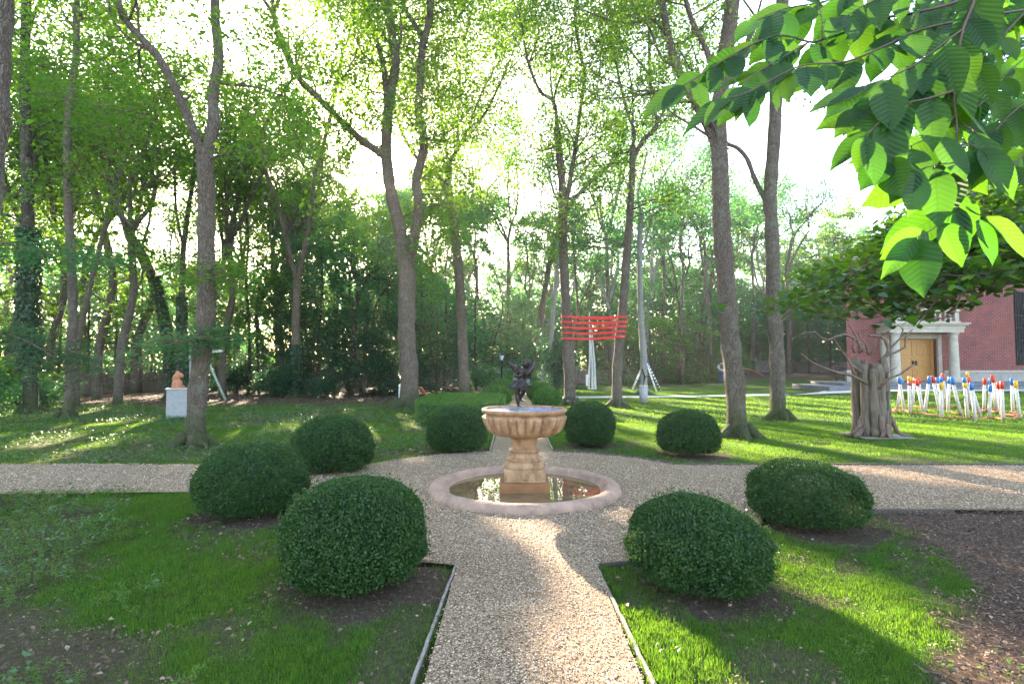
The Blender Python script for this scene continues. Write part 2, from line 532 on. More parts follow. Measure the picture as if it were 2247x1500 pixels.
def mosaic_mat():
    m, nt, N, L = newmat('blue_mosaic')
    out = N.new('ShaderNodeOutputMaterial'); p = N.new('ShaderNodeBsdfPrincipled'); p.inputs['Roughness'].default_value = .4; p.inputs['Specular IOR Level'].default_value = .2
    g = N.new('ShaderNodeNewGeometry')
    v = node(nt, 'ShaderNodeTexVoronoi', Scale=34); L.new(g.outputs['Position'], v.inputs['Vector'])
    s = N.new('ShaderNodeSeparateColor'); L.new(v.outputs['Color'], s.inputs[0])
    c = ramp(nt, [(0, (.006, .012, .10)), (.5, (.012, .04, .30)), (.78, (.03, .12, .45)), (.88, (.18, .32, .5)), (.96, (.55, .56, .5)), (1, (.45, .42, .10))], s.outputs[0])
    L.new(c.outputs[0], p.inputs['Base Color']); L.new(p.outputs[0], out.inputs[0])
    return m


def water_mat():
    m, nt, N, L = newmat('murky_water')
    out = N.new('ShaderNodeOutputMaterial'); p = N.new('ShaderNodeBsdfPrincipled')
    p.inputs['Roughness'].default_value = .02; p.inputs['IOR'].default_value = 1.33
    p.inputs['Specular IOR Level'].default_value = .6
    g = N.new('ShaderNodeNewGeometry')
    nz = node(nt, 'ShaderNodeTexNoise', Scale=2.5, Detail=4); L.new(g.outputs['Position'], nz.inputs['Vector'])
    r = ramp(nt, [(.3, (.15, .092, .045)), (.7, (.22, .14, .07))], nz.outputs['Fac'])
    L.new(r.outputs[0], p.inputs['Base Color'])
    n2 = node(nt, 'ShaderNodeTexNoise', Scale=5, Detail=1); L.new(g.outputs['Position'], n2.inputs['Vector'])
    b = node(nt, 'ShaderNodeBump', Strength=.05, Distance=.02); L.new(n2.outputs['Fac'], b.inputs['Height']); L.new(b.outputs[0], p.inputs['Normal'])
    L.new(p.outputs[0], out.inputs[0])
    return m


M['ground'] = ground_mat(); M['gravel'] = gravel_mat(); M['pebble'] = pebble_mat(); M['brick'] = brick_mat()
M['mosaic'] = mosaic_mat(); M['water'] = water_mat()
M['sandstone'] = simple('carved_sandstone', (.40, .235, .125), .75, var=.2, scale=8, bump=.7, bscale=50, col2=(.17, .078, .038), stretch=(1, 1, .6))
M['terracotta'] = simple('orange_stone_block', (.27, .115, .04), .7, var=.15, scale=5, bump=.2)
M['basin'] = simple('pink_concrete', (.42, .26, .18), .8, var=.15, scale=5, bump=.5, bscale=40, col2=(.23, .145, .11))
M['bronze'] = simple('dark_bronze', (.038, .027, .023), .36, metal=.55, var=.3, scale=25, bump=.25, bscale=80, col2=(.02, .014, .013))
M['verdigris'] = simple('weathered_bronze', (.17, .20, .20), .6, metal=.2, var=.3, scale=30, bump=.25, bscale=80, col2=(.07, .08, .08))
M['old_wood'] = simple('weathered_grey_wood', (.25, .21, .175), .85, var=.3, scale=14, bump=.5, bscale=60, stretch=(1, 1, 1), col2=(.14, .11, .09))
M['edge_dark'] = simple('dark_edging', (.10, .08, .065), .9, var=.3)
M['stump'] = simple('driftwood_grey', (.165, .125, .088), .88, var=.35, scale=5, bump=1.0, bscale=12, stretch=(7, 7, .5), col2=(.055, .04, .028))
M['slab'] = simple('worn_flagstone', (.20, .175, .15), .9, var=.2, scale=6, bump=.4)
M['drum'] = simple('grey_drum_paint', (.33, .34, .35), .7, var=.12, scale=8)
M['root'] = simple('root_wood', (.17, .105, .075), .8, var=.3, scale=12, bump=.6, bscale=30)
M['fence'] = simple('old_fence_boards', (.20, .155, .135), .9, var=.25, scale=3, bump=.4, stretch=(4, 4, .4), col2=(.09, .068, .06))
M['fence_grey'] = simple('grey_fence_boards', (.34, .31, .31), .9, var=.2, scale=3, bump=.4, stretch=(4, 4, .4), col2=(.18, .16, .16))
M['limestone'] = simple('limestone', (.42, .37, .31), .8, var=.12, scale=4, bump=.25)
M['bluestone'] = simple('bluestone', (.12, .125, .14), .7, var=.15, scale=3, bump=.2)
M['greystone'] = simple('grey_stone_base', (.30, .28, .26), .8, var=.12, scale=3, bump=.25)
M['paving'] = simple('pale_paving', (.50, .46, .42), .85, var=.1, scale=6, bump=.2)
M['oak_door'] = simple('honey_oak', (.44, .205, .045), .45, var=.14, scale=6, stretch=(8, 8, .7), coat=.1, col2=(.28, .12, .025))
M['iron'] = simple('black_iron', (.012, .012, .014), .4, metal=.5, var=.2)
M['glass_dark'] = simple('dark_window_glass', (.02, .024, .03), .08, var=.2, spec=.8)
M['lampglass'] = simple('frosted_lamp_glass', (.70, .74, .78), .2, var=.05)
M['white'] = simple('white_paint', (.72, .71, .69), .5, var=.08, scale=10)
M['white_dirty'] = simple('off_white_paint', (.56, .53, .48), .6, var=.2, scale=14, col2=(.42, .34, .28))
M['lilac_white'] = simple('pale_grey_paint', (.50, .50, .52), .6, var=.1)
M['grey_paint'] = simple('grey_pedestal_paint', (.30, .30, .31), .7, var=.08)
M['grey_light'] = simple('light_grey_pedestal_side', (.55, .55, .57), .7, var=.06)
M['red_band'] = simple('red_tape', (.68, .020, .012), .55, var=.06)
M['red_tip'] = simple('red_tip_paint', (.60, .045, .02), .5, var=.1)
M['blue_tip'] = simple('blue_tip_paint', (.02, .16, .46), .5, var=.1)
M['yellow_tip'] = simple('yellow_tip_paint', (.72, .40, .02), .5, var=.1)
M['rope_red'] = simple('red_rope_fibre', (.48, .12, .07), .8, var=.2)
M['clay'] = simple('terracotta_clay', (.48, .19, .10), .8, var=.2, scale=20, bump=.4)
M['sage'] = simple('sage_green_paint', (.30, .38, .33), .6, var=.1)
M['blue_plinth'] = simple('slate_blue_paint', (.09, .13, .21), .7, var=.1)
M['black'] = simple('black_paint', (.015, .015, .015), .5, var=.1)
M['yellowgreen'] = simple('yellow_green_paint', (.45, .45, .06), .6, var=.1)
M['rust_wood'] = simple('orange_timber', (.36, .18, .09), .8, var=.2)

BUSH = []   # (x, y, radius) of every bush for the bare soil under it


# ------------------------------------------------------------------ ground
CFX, CFY = 0.16, 7.0     # fountain centre
PCX, PCY, PR = 0.15, 7.2, 2.88   # plaza


def path_half(y):
    return .55


def path_cx(y):
    return np.interp(y, [0, 4.4, 10, 24], [.10, .115, .175, .28])


bushes = [
    # name idx: cx, cy, rx, ry, height, label
    (-1.18, 4.10, .525, .53, .75, 'largest round boxwood at the front left of the gravel circle'),
    (-2.84, 5.98, .565, .56, .73, 'round boxwood furthest left, standing beside the left gravel path'),
    (-2.72, 8.25, .59, .57, .82, 'round boxwood behind the left pair, across the left gravel path'),
    (-1.03, 10.15, .55, .53, .84, 'round boxwood in front of the low clipped hedge'),
    (1.55, 10.85, .50, .50, .87, 'upright round boxwood just right of the fountain bowl'),
    (3.18, 9.8, .55, .53, .78, 'round boxwood on the lawn in front of the two thick right trunks'),
    (3.03, 5.62, .57, .55, .63, 'wide boxwood with a thin see-through patch beside the right gravel path'),
    (1.39, 4.07, .51, .52, .64, 'lopsided boxwood at the front right, sloping down to the right'),
]
for b in bushes: BUSH.append((b[0], b[1], b[2]))


def gravel_mask(x, y):
    a = np.hypot(x - PCX, y - PCY) < PR
    b = (np.abs(x - path_cx(y)) < .56) & (y < 34)
    far = np.interp(x, [-40, -6, -2, 2.2, 4, 12, 40], [9.0, 8.75, 8.5, 8.7, 8.65, 8.6, 8.8])
    near = np.interp(x, [-40, -6, -2, 2.2, 3.9, 12, 40], [6.6, 6.75, 6.9, 5.9, 6.0, 6.2, 6.4])
    c = (y < far) & (y > near)
    return a | b | c


def dirt(x, y):
    n = fbm(x * 1.3, y * 1.3, 3) - .5
    n2 = fbm(x * 4, y * 4, 9) - .5
    d = np.zeros_like(x, dtype=float)
    # bark-mulch bed on the right
    xb = np.interp(y, [1.5, 2.7, 3.57, 4.3, 5.0, 6.2], [1.2, 1.95, 2.75, 3.5, 3.7, 3.85])
    d = np.maximum(d, sst(-.15, .3, x - xb + n * .8 + n2 * .5) * (y < 6.4))
    # woodland litter on the left
    xl = -np.interp(y, [1.5, 2.7, 4.7, 6.6], [.9, 1.75, 3.6, 4.7])
    d = np.maximum(d, .80 * sst(-.2, .6, xl - x + n * 1.6 + n2 * .8) * (y < 7.0))
    # strip by the left kerb of the near path
    d = np.maximum(d, .6 * sst(.26, .06, np.abs(x + .66 + n * .5)) * (y < 4.8) * (y > 1.5))
    for (bx, by, br) in BUSH:
        rr = np.hypot((x - bx - .08) / (br * 1.02), (y - by + .12) / (br * 1.0))
        d = np.maximum(d, .93 * sst(1.3, .8, rr + n2 * 1.3 + n * .5))
    # under the trees behind left
    d = np.maximum(d, .55 * sst(.02, .22, n + .04) * (x < -.8) * sst(8.6, 9.5, y))
    d = np.maximum(d, .45 * sst(7.0, 6.2, y) * (y < 7) * sst(.08, .25, n) * (x < 0))
    d = np.maximum(d, .95 * sst(20, 23, y + n * 6) * sst(.2, -1.5, x))
    d = np.maximum(d, .95 * sst(41, 45, y + n * 6))
    d = np.maximum(d, .62 * sst(.05, .2, n2 + n * .4) * (y < 12))
    # edge of the gravel
    return np.clip(d, 0, 1)


def axis(parts):
    out = []
    for a, b, s in parts:
        out += list(np.arange(a, b, s))
    out.append(parts[-1][1])
    return np.array(out)


xs = axis([(-260, -60, 20), (-60, -12, 1.5), (-12, -6, .3), (-6, 6, .07), (6, 12, .3), (12, 60, 1.5), (60, 260, 20)])
ys = axis([(-40, -2, 2), (-2, 1.6, .4), (1.6, 12, .07), (12, 26, .3), (26, 80, 1.2), (80, 400, 20)])
GX, GY = np.meshgrid(xs, ys)
gz = hz(GX, GY)
gdirt = dirt(GX.ravel(), GY.ravel()).reshape(GX.shape)
bump = (fbm(GX * 1.1, GY * 1.1, 21) - .5) * .05 * (GY < 30)
bump = np.where(gravel_mask(GX, GY), -.03, bump * .6 - .012)
co = np.stack([GX, GY, gz + bump - .012], -1).reshape(-1, 3)
nx, ny = len(xs), len(ys)
idx = np.arange(nx * ny).reshape(ny, nx)
quads = np.stack([idx[:-1, :-1], idx[:-1, 1:], idx[1:, 1:], idx[1:, :-1]], -1).reshape(-1, 4)
me = bpy.data.meshes.new('ground')
me.vertices.add(len(co)); me.vertices.foreach_set('co', co.reshape(-1).astype(np.float32))
me.loops.add(quads.size); me.loops.foreach_set('vertex_index', quads.reshape(-1).astype(np.int32))
me.polygons.add(len(quads)); me.polygons.foreach_set('loop_start', np.arange(0, quads.size, 4, dtype=np.int32))
me.polygons.foreach_set('use_smooth', np.ones(len(quads), dtype=bool))
me.update(calc_edges=True)
at = me.attributes.new('dirt', 'FLOAT', 'POINT'); at.data.foreach_set('value', gdirt.ravel().astype(np.float32))
tag(link('ground', me, M['ground']), kind='structure')

# gravel sheets
def strip(name, left, right, z, mat):
    V = []; Fc = []
    for (a, b) in zip(left, right):
        V.append((a[0], a[1], z + HZ(*a))); V.append((b[0], b[1], z + HZ(*b)))
    for i in range(len(left) - 1):
        Fc.append((2 * i, 2 * i + 1, 2 * i + 3, 2 * i + 2))
    me = bpy.data.meshes.new(name); me.from_pydata(V, [], Fc); me.update()
    return tag(link(name, me, mat), kind='structure')


ns = lambda t, s: float(vnoise(t * 1.7, s * 13.1, 5) - .5)
mbp = MB()
n = 120
vs = [(PCX, PCY, 0)] + [(PCX + (PR + .05 * ns(k * .35, 2)) * math.cos(2 * PI * k / n), PCY + (PR + .05 * ns(k * .35, 2)) * math.sin(2 * PI * k / n), 0) for k in range(n)]
mbp.add(vs, [(0, 1 + k, 1 + (k + 1) % n) for k in range(n)])
tag(mbp.build('gravel_circle', M['gravel'], smooth=False, loc=(0, 0, .006)), kind='structure')
xx = np.concatenate([np.arange(-40, -8, 2), np.arange(-8, 8, .2), np.arange(8, 41, 2)])
far = np.interp(xx, [-40, -6, -2, 2.2, 4, 12, 40], [9.0, 8.75, 8.5, 8.7, 8.65, 8.6, 8.8])
near = np.interp(xx, [-40, -6, -2, 2.2, 3.9, 12, 40], [6.6, 6.75, 6.9, 5.9, 6.0, 6.2, 6.4])
L_ = [(x, y + (.16 * ns(x, 3) if x < 0 else 0)) for x, y in zip(xx, far)]
N_ = [(x, y + .14 * ns(x, 4) + (.3 * ns(x * .5, 7) if x > 4.5 else 0)) for x, y in zip(xx, near)]
strip('gravel_cross_path', N_, L_, .010, M['gravel'])
yy = np.arange(.6, 34, .4)
strip('gravel_path', [(float(path_cx(y)) - .55, y) for y in yy], [(float(path_cx(y)) + .55, y) for y in yy], .014, M['gravel'])

# paved approach to the brick building and the thin walk across the lawn
walk_c = [(G(1232, 872)), (G(1330, 871)), (G(1440, 870)), (G(1550, 869)), (G(1640, 867)), (G(1720, 865))]
wl, wr = [], []
for i in range(0, 51):
    t = i / 50 * 5
    k = min(int(t), 4); f_ = t - k
    c = walk_c[k].lerp(walk_c[k + 1], f_)
    wl.append((c.x, c.y - .75)); wr.append((c.x, c.y + .75))
strip('lawn_walk', wl, wr, .012, M['paving'])
pav = [(14.6, 28.2), (16.8, 29.7), (19.8, 33.0), (22, 34.5), (50, 34.5), (50, 28.0), (20, 28.2)]
V = [(x, y, HZ(x, y) + .03) for x, y in pav]
me = bpy.data.meshes.new('paved_forecourt'); me.from_pydata(V, [], [tuple(reversed(range(len(V))))]); me.update()
bmx = bmesh.new(); bmx.from_mesh(me); bmesh.ops.triangulate(bmx, faces=bmx.faces)
bmesh.ops.recalc_face_normals(bmx, faces=bmx.faces); bmx.to_mesh(me); bmx.free()
tag(link('paved_forecourt', me, M['paving']), kind='structure')


# ------------------------------------------------------------------ grass, weeds, litter, pebbles
def wedge(n, y0, y1, rng, pad=1.06):
    """points spread evenly over the wedge of ground in view"""
    y = np.sqrt(rng.uniform(y0 ** 2, y1 ** 2, n))
    x = rng.uniform(-1, 1, n) * (y * .95 * pad + .4)
    return x, y


def blades(x, y, h, w, rng, lean=.45):
    n = len(x)
    z = hz(x, y) - .006
    a = rng.uniform(0, 2 * PI, n)
    la = rng.uniform(0, 2 * PI, n)
    ln = np.abs(rng.normal(0, lean, n))
    bx = np.cos(a) * w / 2; by = np.sin(a) * w / 2
    tx = np.cos(la) * ln * h; ty = np.sin(la) * ln * h
    b0 = np.stack([x - bx, y - by, z], 1); b1 = np.stack([x + bx, y + by, z], 1)
    m1 = np.stack([x + bx * .7 + tx * .35, y + by * .7 + ty * .35, z + h * .6], 1)
    m0 = np.stack([x - bx * .3 + tx * .35, y - by * .3 + ty * .35, z + h * .6], 1)
    t = np.stack([x + tx, y + ty, z + h * (1 - .25 * ln)], 1)
    return b0, b1, m1, m0, t


def grass_zone(name, n, y0, y1, h, w, mat, seed, thin=1.0):
    rng = np.random.default_rng(seed)
    x, y = wedge(n, y0, y1, rng)
    d = dirt(x, y)
    keep = (~gravel_mask(x, y)) & (rng.random(n) > d * 1.06 * thin)
    keep &= ~((x > 14.2) & (y > 28)) & ~((np.abs(y - np.interp(x, [2.4, 15], [26.4, 28.8])) < .75) & (x > 2.3) & (x < 15))
    x, y, d = x[keep], y[keep], d[keep]
    patch = .35 + 1.2 * fbm(x * 1.1, y * 1.1, 31)
    tuft = .5 + 1.0 * vnoise(x * 7, y * 7, 41) * vnoise(x * 19, y * 19, 42) * 1.6
    hh = h * patch * tuft * (1 - .45 * d) * rng.uniform(.6, 1.3, len(x))
    b0, b1, m1, m0, t = blades(x, y, hh, w * rng.uniform(.7, 1.3, len(x)), rng)
    V = np.stack([b0, b1, m1, t, m0], 1)
    me = np_faces(name, V, 5)
    return me


me = grass_zone('grass', 620000, 1.9, 7.4, .036, .0032, M['grass'], 5)
tag(link('grass', me, M['grass']), 'short green grass growing round the boxwoods in the foreground', 'grass', kind='stuff')
me = grass_zone('grass', 330000, 7.4, 15, .034, .0062, M['grass_far'], 6)
tag(link('grass', me, M['grass_far']), 'mown grass around the gravel circle and the nearest trunks', 'grass', kind='stuff')
me = grass_zone('grass', 190000, 15, 34, .045, .02, M['grass_far'], 7)
tag(link('grass', me, M['grass_far']), 'mown lawn grass reaching back to the woods', 'grass', kind='stuff')

# pebbles
rng = np.random.default_rng(8)
x, y = wedge(260000, 1.9, 10.2, rng)
w_ = rng.random(len(x)) < np.clip(4.2 / y, .25, 1) ** 1.6
k = gravel_mask(x, y) & w_ & (np.hypot(x - CFX, y - CFY) > 1.2)
x, y = x[k], y[k]
n = len(x)
s = rng.uniform(.003, .0075, n) * np.clip(y / 4, 1, 1.6)
base = np.array([[1, 0, 0], [0, 1, 0], [-1, 0, 0], [0, -1, 0], [0, 0, .8]], float)
ang = rng.uniform(0, 2 * PI, n); ca, sa = np.cos(ang), np.sin(ang)
el = rng.uniform(.7, 1.35, n)
ob = np.zeros((n, 5, 3))
ob[:, :, 0] = (base[None, :, 0] * ca[:, None] * el[:, None] - base[None, :, 1] * sa[:, None]) * s[:, None]
ob[:, :, 1] = (base[None, :, 0] * sa[:, None] * el[:, None] + base[None, :, 1] * ca[:, None]) * s[:, None]
ob[:, :, 2] = base[None, :, 2] * s[:, None] + rng.normal(0, .25, (n, 5)) * s[:, None] * .5
ob[:, :, 0] += x[:, None]; ob[:, :, 1] += y[:, None]; ob[:, :, 2] += .016 + .002 * rng.random((n, 1))
me = bpy.data.meshes.new('gravel')
me.vertices.add(n * 5); me.vertices.foreach_set('co', ob.reshape(-1).astype(np.float32))
tri = (np.arange(n)[:, None, None] * 5 + np.array([[0, 1, 4], [1, 2, 4], [2, 3, 4], [3, 0, 4]])[None]).reshape(-1)
me.loops.add(len(tri)); me.loops.foreach_set('vertex_index', tri.astype(np.int32))
me.polygons.add(len(tri) // 3); me.polygons.foreach_set('loop_start', np.arange(0, len(tri), 3, dtype=np.int32))
me.polygons.foreach_set('use_smooth', np.ones(len(tri) // 3, dtype=bool))
me.update(calc_edges=True)
tag(link('gravel', me, M['pebble']), 'loose pale pebbles covering the path and fountain circle', 'gravel', kind='stuff')

# fallen leaves
def litter(name, x, y, size, rng, lift=.01, aspect=.6):
    c = np.stack([x, y, hz(x, y) + lift + rng.uniform(0, .02, len(x))], 1)
    V = leaf_quads(c, size * rng.uniform(.5, 1.3, len(x)), up=1.2, aspect=aspect, fold=.15, rng=rng)
    return V


rng = np.random.default_rng(9)
x, y = wedge(34000, 1.9, 8, rng); d = dirt(x, y)
den = np.where(x < -1.4, .55, np.where(x > 1.8, .35, .22)) * (.3 + fbm(x * 2, y * 2, 55))
k = (rng.random(len(x)) < den * (d > .25)) & ~gravel_mask(x, y)
V1 = litter('l', x[k], y[k], .034, rng)
x, y = wedge(60000, 8, 30, rng); d = dirt(x, y)
k = (rng.random(len(x)) < .5 * d * (x < 1)) & ~gravel_mask(x, y)
V2 = litter('l', x[k], y[k], .075, rng)
x, y = wedge(300, 2, 9, rng); k = gravel_mask(x, y)
V3 = litter('l', x[k][:60], y[k][:60], .03, rng, .02)
x, y = wedge(90000, 1.9, 6.6, rng)
xb = np.interp(y, [1.5, 2.7, 3.57, 4.3, 5.0, 6.2], [1.2, 1.95, 2.75, 3.5, 3.7, 3.85])
k = (x > xb - .1) & (rng.random(len(x)) < dirt(x, y) * .8) & ~gravel_mask(x, y)
V4 = litter('l', x[k], y[k], .030, rng, .004, .28)
x, y = wedge(110000, 1.9, 7, rng)
k = (x < xb.max()) & (rng.random(len(x)) < (dirt(x, y) - .25) * .55) & ~gravel_mask(x, y)
V5 = litter('l', x[k], y[k], .018, rng, .002, .4)
me = np_faces('fallen_leaves', np.concatenate([V1, V2, V3, V4, V5]), 4)
tag(link('fallen_leaves', me, M['litter']), 'dry brown fallen leaves lying over the bare soil', 'fallen leaves', kind='stuff')

# weeds: small star-like leafy plants
def weeds(n, region, size, hgt, rng, leaves=9):
    x, y = region(n, rng)
    n = len(x)
    C = []
    for i in range(leaves):
        a = rng.uniform(0, 2 * PI, n); r = rng.uniform(.2, 1, n) * size * .9
        c = np.stack([x + np.cos(a) * r, y + np.sin(a) * r, hz(x, y) + hgt * rng.uniform(.25, 1, n)], 1)
        C.append(c)
    C = np.concatenate(C)
    return leaf_quads(C, size * rng.uniform(.5, 1.1, len(C)), up=.9, aspect=.5, fold=.1, rng=rng)


def reg_left(n, rng):
    x, y = wedge(n, 2.0, 7, rng)
    xl = -np.interp(y, [1.5, 2.7, 4.7, 6.6], [.9, 1.5, 3.3, 4.6])
    xl = xl + (fbm(x * 1.7, y * 1.7, 88) - .6) * 2.2
    k = (x < xl) & (fbm(x * 1.6, y * 1.6, 77) > .45) & ~gravel_mask(x, y)
    return x[k], y[k]


def reg_back(n, rng):
    x, y = wedge(n, 8.8, 20, rng)
    k = (x < -1.5) & (fbm(x * 1.1, y * 1.1, 78) > .42) & ~gravel_mask(x, y)
    return x[k], y[k]


def reg_lawn(n, rng):
    x, y = wedge(n, 2.0, 7, rng)
    k = (fbm(x * 2.6, y * 2.6, 81) > .60) & ~gravel_mask(x, y) & (dirt(x, y) < .6)
    return x[k], y[k]


def reg_right(n, rng):
    x, y = wedge(n, 2.0, 3.1, rng)
    k = (x > .8) & (fbm(x * 2, y * 2, 79) > .47) & ~gravel_mask(x, y)
    return x[k], y[k]


rng = np.random.default_rng(10)
W = np.concatenate([weeds(30000, reg_left, .022, .08, rng), weeds(700, reg_right, .03, .07, rng, 7), weeds(9000, reg_lawn, .016, .045, rng, 6)])
tag(link('weeds', np_faces('weeds', W, 4), M['weed']), 'low bright green weeds spreading over the soil at the front', 'weeds', kind='stuff')
W = np.concatenate([weeds(14000, reg_back, .06, .10, rng, 6), weeds(1100, reg_left, .05, .14, rng, 8)])
tag(link('ground_cover', np_faces('ground_cover', W, 4), M['weed_blue']), 'leafy ground cover under the trees left of the fountain', 'ground cover', kind='stuff')

# twigs and bark chips on the mulch
mb = MB()
for i in range(1500):
    y = 2.1 + R.random() * 4.2
    xb = float(np.interp(y, [1.5, 2.7, 3.57, 4.3, 5.0, 6.2], [1.2, 1.95, 2.75, 3.5, 3.7, 3.85]))
    x = xb + .1 + R.random() * 3.2 if R.random() < .8 else -(2 + R.random() * 3)
    if bool(gravel_mask(np.array(x), np.array(y))): continue
    L = R.uniform(.02, .09) if R.random() < .95 else R.uniform(.12, .3)
    a = R.uniform(0, PI) if R.random() < .5 else R.gauss(2.7, .4)
    r_ = L * .02 + .001
    p0 = Vector((x, y, .008 + R.random() * .012)); d = Vector((math.cos(a), math.sin(a), R.uniform(-.04, .12)))
    s_ = Vector((-d.y, d.x, 0)) * R.uniform(-.12, .12)
    mb.tube([p0, p0 + d * L * .5 + s_ * L, p0 + d * L], [r_, r_ * .9, r_ * .5], 4)
tag(mb.build('twigs', M['twig']), 'dry twigs and bark chips scattered over the bare mulch bed', 'twigs', kind='stuff')

# ------------------------------------------------------------------ kerb boards
def board(pts, w, h, mat, label, cat='path edging', name='path_edging', jit=.0):
    mb = MB()
    vs = []
    for i, p in enumerate(pts):
        p = Vector((p[0], p[1]))
        a = Vector(pts[min(i + 1, len(pts) - 1)][:2]) - Vector(pts[max(i - 1, 0)][:2])
        a.normalize(); s = Vector((-a.y, a.x)) * w / 2
        j = R.uniform(-jit, jit)
        for q in (p - s, p + s):
            vs.append((q.x + j, q.y, -.03)); vs.append((q.x + j, q.y, h + R.uniform(-jit, jit) * .6))
    fs = []
    for i in range(len(pts) - 1):
        a = 4 * i; b = 4 * (i + 1)
        fs += [(a, b, b + 1, a + 1), (a + 1, b + 1, b + 3, a + 3), (a + 3, b + 3, b + 2, a + 2)]
    fs += [(0, 1, 3, 2), (4 * len(pts) - 4, 4 * len(pts) - 2, 4 * len(pts) - 1, 4 * len(pts) - 3)]
    mb.add(vs, fs)
    return tag(mb.build(name, mat, smooth=False), label, cat, 'boards edging the gravel')


def line(p, q, n):
    return [(p[0] + (q[0] - p[0]) * i / n, p[1] + (q[1] - p[1]) * i / n) for i in range(n + 1)]


pL0 = G(1003, 1235); pL1 = G(905, 1500); pR0 = G(1302, 1232); pR1 = G(1432, 1500)
ext = lambda a, b, k: (a[0] + (b[0] - a[0]) * k, a[1] + (b[1] - a[1]) * k)
board(line(pL0, ext(pL0, pL1, 1.5), 30), .018, .018, M['old_wood'], 'weathered wooden board edging the left side of the near path', jit=.003)
board(line(pR0, ext(pR0, pR1, 1.5), 30), .020, .018, M['old_wood'], 'weathered wooden board edging the right side of the near path', jit=.004)
board([(.75, y) for y in np.arange(10.05, 19, .5)], .03, .04, M['old_wood'], 'thin board edging the right side of the far path')
board([(-.40, y) for y in np.arange(10.05, 14.5, .5)], .03, .03, M['old_wood'], 'thin board edging the left side of the far path')
arc = [(PCX + PR * math.cos(a), PCY + PR * math.sin(a)) for a in np.linspace(math.radians(77), math.radians(32), 24)]
board(arc + [(x, 8.62 + .04) for x in np.arange(2.9, 13, .5)], .03, .035, M['edge_dark'], 'dark edging strip along the far side of the right gravel path')
arc = [(PCX + PR * math.cos(a), PCY + PR * math.sin(a)) for a in np.linspace(math.radians(-79), math.radians(-35), 20)]
board(arc, .022, .022, M['edge_dark'], 'dark edging strip curving behind the lopsided front boxwood')
board([(x, 5.95) for x in np.arange(3.6, 4.9, .2)], .03, .03, M['edge_dark'], 'short dark edging strip right of the see-through boxwood')


# ------------------------------------------------------------------ boxwoods
def bush_surface(rx, ry, h, n, rng, seed, slope=0.0, hole=None, depth=.10):
    """points on a clipped ball sitting on the ground"""
    u = rng.uniform(-1, 1, n); th = rng.uniform(0, 2 * PI, n)
    cu = np.sqrt(1 - u * u)
    D = np.stack([cu * np.cos(th), cu * np.sin(th), u], 1)
    # superellipsoid: round in plan, flatter sides
    e = np.where(D[:, 2] < 0, 3.4, 2.15)
    k = ((D[:, 0] ** 2 + D[:, 1] ** 2) ** (e / 2) + np.abs(D[:, 2]) ** e) ** (-1 / e)
    lum = .93 + .16 * fbm(D[:, 0] * 2.2 + seed * 3.3, D[:, 1] * 2.2 + D[:, 2] * 2.7, 60 + seed)
    r = k * lum
    zc = h * .47
    p = np.stack([D[:, 0] * r * rx, D[:, 1] * r * ry, D[:, 2] * r * (h - zc) + zc], 1)
    p[:, 2] = np.where(p[:, 2] < zc, zc + (p[:, 2] - zc) * (zc / (h - zc)) * .98, p[:, 2])
    p[:, 2] -= slope * np.clip(p[:, 0] + rx * .25, 0, 9) * p[:, 2] / h
    nrm = unit(D / np.array([rx, ry, h / 2]))
    p -= nrm * (rng.random(n) ** 1.6 * depth)[:, None]
    p[:, 2] = np.maximum(p[:, 2], .03 + rng.random(n) * .05)
    return p, nrm


